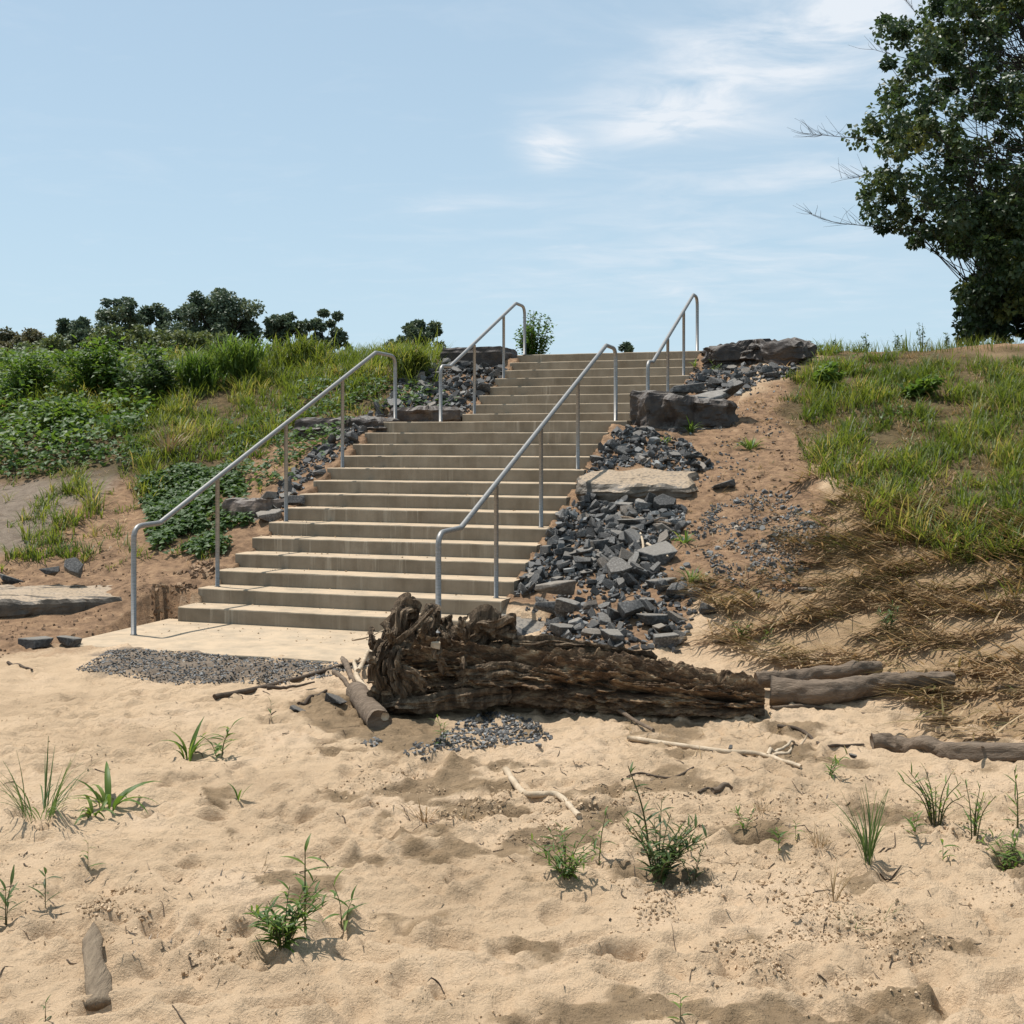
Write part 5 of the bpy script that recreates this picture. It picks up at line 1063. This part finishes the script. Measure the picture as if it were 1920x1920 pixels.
def bushes():
    def b(px, py, wpx, hpx, n, L, mt, lab, cat, seed, **kw):
        p = G(px, py); k = p.y / FPX; return bush(kw.pop('name', 'weed_clump'), p, wpx * k, hpx * k, n, L, mt, lab, cat, seed, **kw)
    b(285, 748, 140, 112, 2200, .10, 'weed_dark', 'dark green bushy clump standing above the vines on the left bank', 'weed', 1, stems=22, tint=(.3, .25))
    b(185, 735, 190, 105, 2600, .12, 'weed', 'tall leafy weeds below the far trees', 'weed', 2, stems=26, tint=(.5, .25))
    b(450, 715, 150, 92, 1700, .40, 'weed', 'bright green tall grass clump on the left crest', 'weed', 3, stems=26, leafy='blade', tint=(.75, .2))
    b(50, 745, 200, 90, 2600, .10, 'weed', 'leafy green clump at the outer left of the bank', 'weed', 4, stems=30, tint=(.5, .25))
    b(365, 735, 130, 88, 1100, .38, 'weed', 'mid green weeds between the dark clump and the bright one', 'weed', 5, stems=18, leafy='blade', tint=(.5, .25))
    b(765, 708, 100, 70, 1100, .34, 'grass', 'yellow-green tall grass in front of the lone far tree', 'weed', 6, stems=18, leafy='blade', tint=(.55, .2))
    b(120, 800, 170, 60, 1300, .11, 'weed', 'bushy bright weeds among the vines at the far left', 'weed', 8, stems=22, tint=(.6, .25))
    b(560, 690, 150, 60, 1000, .34, 'grass', 'loose tall grass under the isolated pair of trees', 'weed', 9, stems=20, leafy='blade', tint=(.5, .2))
    b(1550, 725, 90, 45, 500, .12, 'weed', 'broad-leaved green weed at the end of the crest boulder', 'weed', 7, stems=7, tint=(.7, .2))
    b(1725, 745, 80, 50, 500, .12, 'weed', 'big-leaved green weed on the right bank below the crest', 'weed', 8, stems=7, tint=(.6, .2))
    for k, (px, h, w) in enumerate([(1625, 34, 24), (1680, 30, 30), (1730, 55, 26), (1565, 22, 30), (1775, 22, 30)]):
        p = G(px, 652); q = uv2xy(8.9, xy2uv(p.x, p.y)[1]); x = (px - HX) / FPX * q[1]; p = Vector((x, q[1], float(gz(x, q[1])))); s = p.y / FPX
        bush('crest_weed', p, w * s, h * s + .08, 90, .045, 'weed_dark', ['short leafy weed on the crest right of the boulder', 'wide airy weed on the crest left of the tallest', 'tallest airy weed on the right crest', 'low weed touching the crest boulder', 'low wisp of weed near the big tree'][k], 'weed', 40 + k, stems=5, tint=(.6, .3))
    # shrub behind the top of the stairs
    x, y = uv2xy(9.6, 0); Y = 21.6; p = Vector(((1000 - HX) / FPX * Y, Y, float(gz((1000 - HX) / FPX * Y, Y))))
    bush('shrub', p, 105 * Y / FPX, 92 * Y / FPX + .1, 2000, .075, 'weed', 'small open shrub seen through the upper handrail', 'shrub', 77, stems=24, tint=(.25, .25))
bushes()

# ------------------------------------------------------------------ trees
def crown_np(blobs, per, L, r, aspect=.8, droop=.25, pw=.45):
    P0, AX, NR = [], [], []
    for (c, rad) in blobs:
        n = max(6, int(per * (rad[0] / blobs[0][1][0]) ** 0)) if per else 6
        d = unit(r.normal(size=(n, 3))); q = d * (r.rand(n, 1) ** pw) * np.array(rad); P0.append(q + np.array(c)); a = unit(d + r.normal(0, .8, (n, 3)) - np.array([0, 0, droop])); AX.append(a); NR.append(unit(d * .6 + r.normal(0, .6, (n, 3)) + np.array([0, 0, .8])))
    p = np.vstack(P0); n = len(p); l = r.uniform(.6, 1.2, n) * L
    V, F = leaves_np(p, np.vstack(AX), np.vstack(NR), l, l * aspect)
    return V, F, n
def far_tree(px, top, wpx, Y, label, seed, mt='far_leaf', nb=26, per=110, loose=0.0, base_px=690, L=.42, name='far_tree', trunk_lean=0.0):
    r = np.random.RandomState(seed); k = Y / FPX; x = (px - HX) * k; zb = float(gz(x, Y)) if Y < 500 else 3.1; zt = EYE + (HY - top) * k; w = wpx * k; h = zt - zb; loose = max(loose, .25)
    root = empty(name, (x, Y, zb), label, 'tree', 'far trees beyond the left crest'); lim = []; blobs = []
    for i in range(nb):
        f = r.rand() ** .8; z = h * (.10 + .88 * f); wid = w * .54 * math.sin(math.pi * min(1, (.20 + .62 * (1 - f)))) ** .6
        a = r.uniform(0, 6.28); d = wid * r.uniform(.25, .92); rr = w * r.uniform(.06, .13) * (1 - .22 * loose)
        blobs.append((np.array([math.cos(a) * d, math.sin(a) * d * .8, z - rr * .6]), (rr * 1.15, rr * 1.1, rr * .85)))
    blobs.append((np.array([w * .05, 0, h - w * .06]), (w * .1, w * .1, w * .06)))
    V, F, n = crown_np(blobs, per, L, r)
    link('crown', mesh_np('crown', V, F, False, {'tint': np.clip(np.repeat(np.repeat(r.normal(.45, .18, len(blobs)), n // len(blobs)), 5) + np.repeat(r.normal(0, .15, n), 5), 0, 1)}), M[mt], root)
    tr = [tube_np(smooth_line([(0, 0, -.3), (w * .02, 0, h * .35), (w * .03, 0, h * .8)], 10), np.linspace(w * .035, w * .012, 10), 8)]
    for c, rr in blobs: tr.append(tube_np(smooth_line([(w * .02, 0, h * (.2 + .3 * r.rand())), c * [.5, .5, .75], c], 7), np.linspace(w * .014, w * .004, 7), 5))
    V, F = merge(tr); link('trunk', mesh_np('trunk', V, F, True), M['bark'], root)
def far_trees():
    T = [(50, 622, 130, 90, 'low brownish tree at the far left of the skyline', 'far_leaf_brown', 30, 130, .2), (150, 602, 105, 100, 'rounded green tree second from the far left', 'far_leaf', 28, 150, .2),
         (232, 564, 112, 125, 'tall see-through tree left of the small thin one', 'far_leaf', 26, 90, .5), (290, 576, 92, 128, 'small thin tree beside the big dense one', 'far_leaf', 20, 90, .5),
         (405, 549, 165, 118, 'biggest dense tree on the left skyline', 'far_leaf', 46, 170, 0), (540, 594, 84, 120, 'airy tree at the left of the isolated pair', 'far_leaf', 24, 110, .5),
         (602, 587, 86, 122, 'darker tree at the right of the isolated pair', 'far_leaf', 28, 150, .3), (780, 607, 98, 125, 'lone tree between the two left handrails', 'far_leaf', 26, 130, .3),
         (1172, 650, 46, 160, 'tree top peeping over the upper steps', 'far_leaf', 12, 90, .3), (648, 650, 26, 130, 'tiny tree right of the isolated pair', 'far_leaf', 7, 90, .3)]
    for i, (px, top, w, Y, lab, mt, nb, per, lo) in enumerate(T): far_tree(px, top - 6, w * 1.10, Y, lab, 200 + i, mt, int(nb * 2.4), int(per * 1.8), lo, L=.0027 * Y)
    for i, (px, top, w, lab) in enumerate([(250, 612, 190, 'olive brush below the see-through tree'), (375, 622, 170, 'olive brush at the foot of the biggest tree'), (95, 632, 190, 'olive brush at the far left under the brownish tree')]):
        far_tree(px, top, w, 60, lab, 240 + i, 'far_leaf_green', 70, 130, 0, L=.2, name='brush')
far_trees()

def big_tree():
    r = np.random.RandomState(77); Y0 = 22.5; k = Y0 / FPX; tx = (1965 - HX) * k; zb = float(gz(tx, Y0))
    root = empty('maple_tree', (tx, Y0, zb), 'large dark leafy tree with bare twigs standing on the right crest', 'tree'); o = np.array([tx, Y0, zb])
    poly = [(1640, 12), (1685, 14), (1700, 40), (1735, 8), (1790, -40), (1830, -140), (1950, -220), (2150, -160), (2300, 0), (2370, 250), (2330, 520), (2200, 640), (1800, 648), (1788, 560), (1795, 525), (1850, 505), (1840, 490), (1775, 468), (1690, 462), (1655, 448), (1612, 412), (1618, 345), (1600, 300), (1592, 240), (1632, 205), (1640, 160), (1652, 120), (1640, 70)]
    cx, cy = 1970, 240; blobs = []; tries = 0
    while len(blobs) < 820 and tries < 40000:
        tries += 1; px, py = r.uniform(1590, 2370), r.uniform(-220, 650)
        R = r.uniform(9, 25)
        if 56 <= len(blobs) < 230: px, py = r.uniform(1780, 2000), r.uniform(360, 580)
        if len(blobs) < 56: px, py = r.uniform(1790, 2150), r.uniform(470, 650)
        if len(blobs) > 690: R = r.uniform(6, 12)
        if not all(in_poly(np.array(px + (R - 5) * a), np.array(py + (R - 5) * b), poly) for a, b in ((1, 0), (-1, 0), (0, 1), (0, -1))): continue
        e = min(1.0, math.hypot((px - cx) / 380, (py - cy) / 430)); D = 3.2 * math.sqrt(max(0.03, 1 - e * e)); Y = Y0 + D * r.uniform(-1, 1)
        if px > 1940 and r.rand() < .45: continue
        s = Y / FPX; blobs.append((np.array([(px - HX) * s, Y, EYE + (HY - py) * s]) - o, (R * s * 1.3, R * s * 1.3, R * s * 1.0)))
    V, F, n = crown_np(blobs, 92, .105, r, .85, .5, .40); per = n // len(blobs); bt = r.normal(.38, .2, len(blobs))
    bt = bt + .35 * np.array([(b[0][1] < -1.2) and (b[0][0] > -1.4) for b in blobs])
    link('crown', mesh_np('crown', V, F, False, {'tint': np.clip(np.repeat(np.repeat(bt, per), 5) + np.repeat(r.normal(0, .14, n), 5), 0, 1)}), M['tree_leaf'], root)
    link('trunk', mesh_np('trunk', *tube_np(smooth_line([(0, 0, -.3), (-.05, 0, 1.5), (.1, .1, 4), (.05, 0, 7.5)], 20), np.linspace(.3, .07, 20), 14, True, lambda p, q, s, th: .03 * fbm(s * 4, np.cos(th) * 2, np.sin(th) * 2, 3)), True), M['bark'], root)
    mains = []
    for i in range(13):
        b = blobs[r.randint(len(blobs))][0]; st = np.array([0, 0, min(7, max(.8, b[2] * r.uniform(.35, .65)))])
        line = smooth_line([st, st * .6 + b * .4 + [0, 0, .25], b], 16); mains.append(line)
        link('limb', mesh_np('limb', *tube_np(line, np.linspace(.10, .02, 16), 8), True), M['bark'], root)
    pool = np.vstack(mains); tw = []
    for c, rr in blobs:
        q = pool[np.argsort(np.linalg.norm(pool - c, axis=1) + .6 * (pool[:, 2] > c[2]))[r.randint(22)]]; mid = (q + c) / 2 + r.normal(0, .12, 3); tw.append(tube_np(smooth_line([q, mid, c], 8), np.linspace(.010, .004, 8), 5))
    V, F = merge(tw); tag(link('branches', mesh_np('branches', V, F, True), M['bark'], root), kind='stuff')
    def bare(pxs, r0, n, seed):
        q = np.random.RandomState(seed); s = Y0 / FPX; pts = [np.array([(px - HX) * s, Y0 + .1 * i, EYE + (HY - py) * s]) - o for i, (px, py) in enumerate(pxs)]
        line = smooth_line(pts, 24); parts = [tube_np(line, np.linspace(r0, r0 * .3, 24), 6)]
        for i in range(n):
            a = line[q.randint(4, 23)]; d = unit(line[-1] - line[0]); e = unit(d + q.normal(0, .55, 3) * [1, .6, 1] + [0, 0, .5]) * q.uniform(.18, .5); parts.append(tube_np(smooth_line([a, a + e * .5 + q.normal(0, .02, 3), a + e], 7), np.linspace(.0038, .0015, 7), 4))
        V, F = merge(parts); link('bare_twig', mesh_np('bare_twig', V, F, True), M['bark'], root)
    bare([(1640, 262), (1590, 255), (1545, 248), (1508, 242)], .008, 24, 1); bare([(1690, 430), (1620, 421), (1565, 412), (1525, 393)], .009, 26, 2); bare([(1760, 60), (1725, 25), (1700, -15)], .008, 14, 3); bare([(1680, 330), (1620, 330), (1580, 330)], .006, 12, 4); bare([(1700, 110), (1660, 95), (1640, 85)], .006, 8, 5)
big_tree()
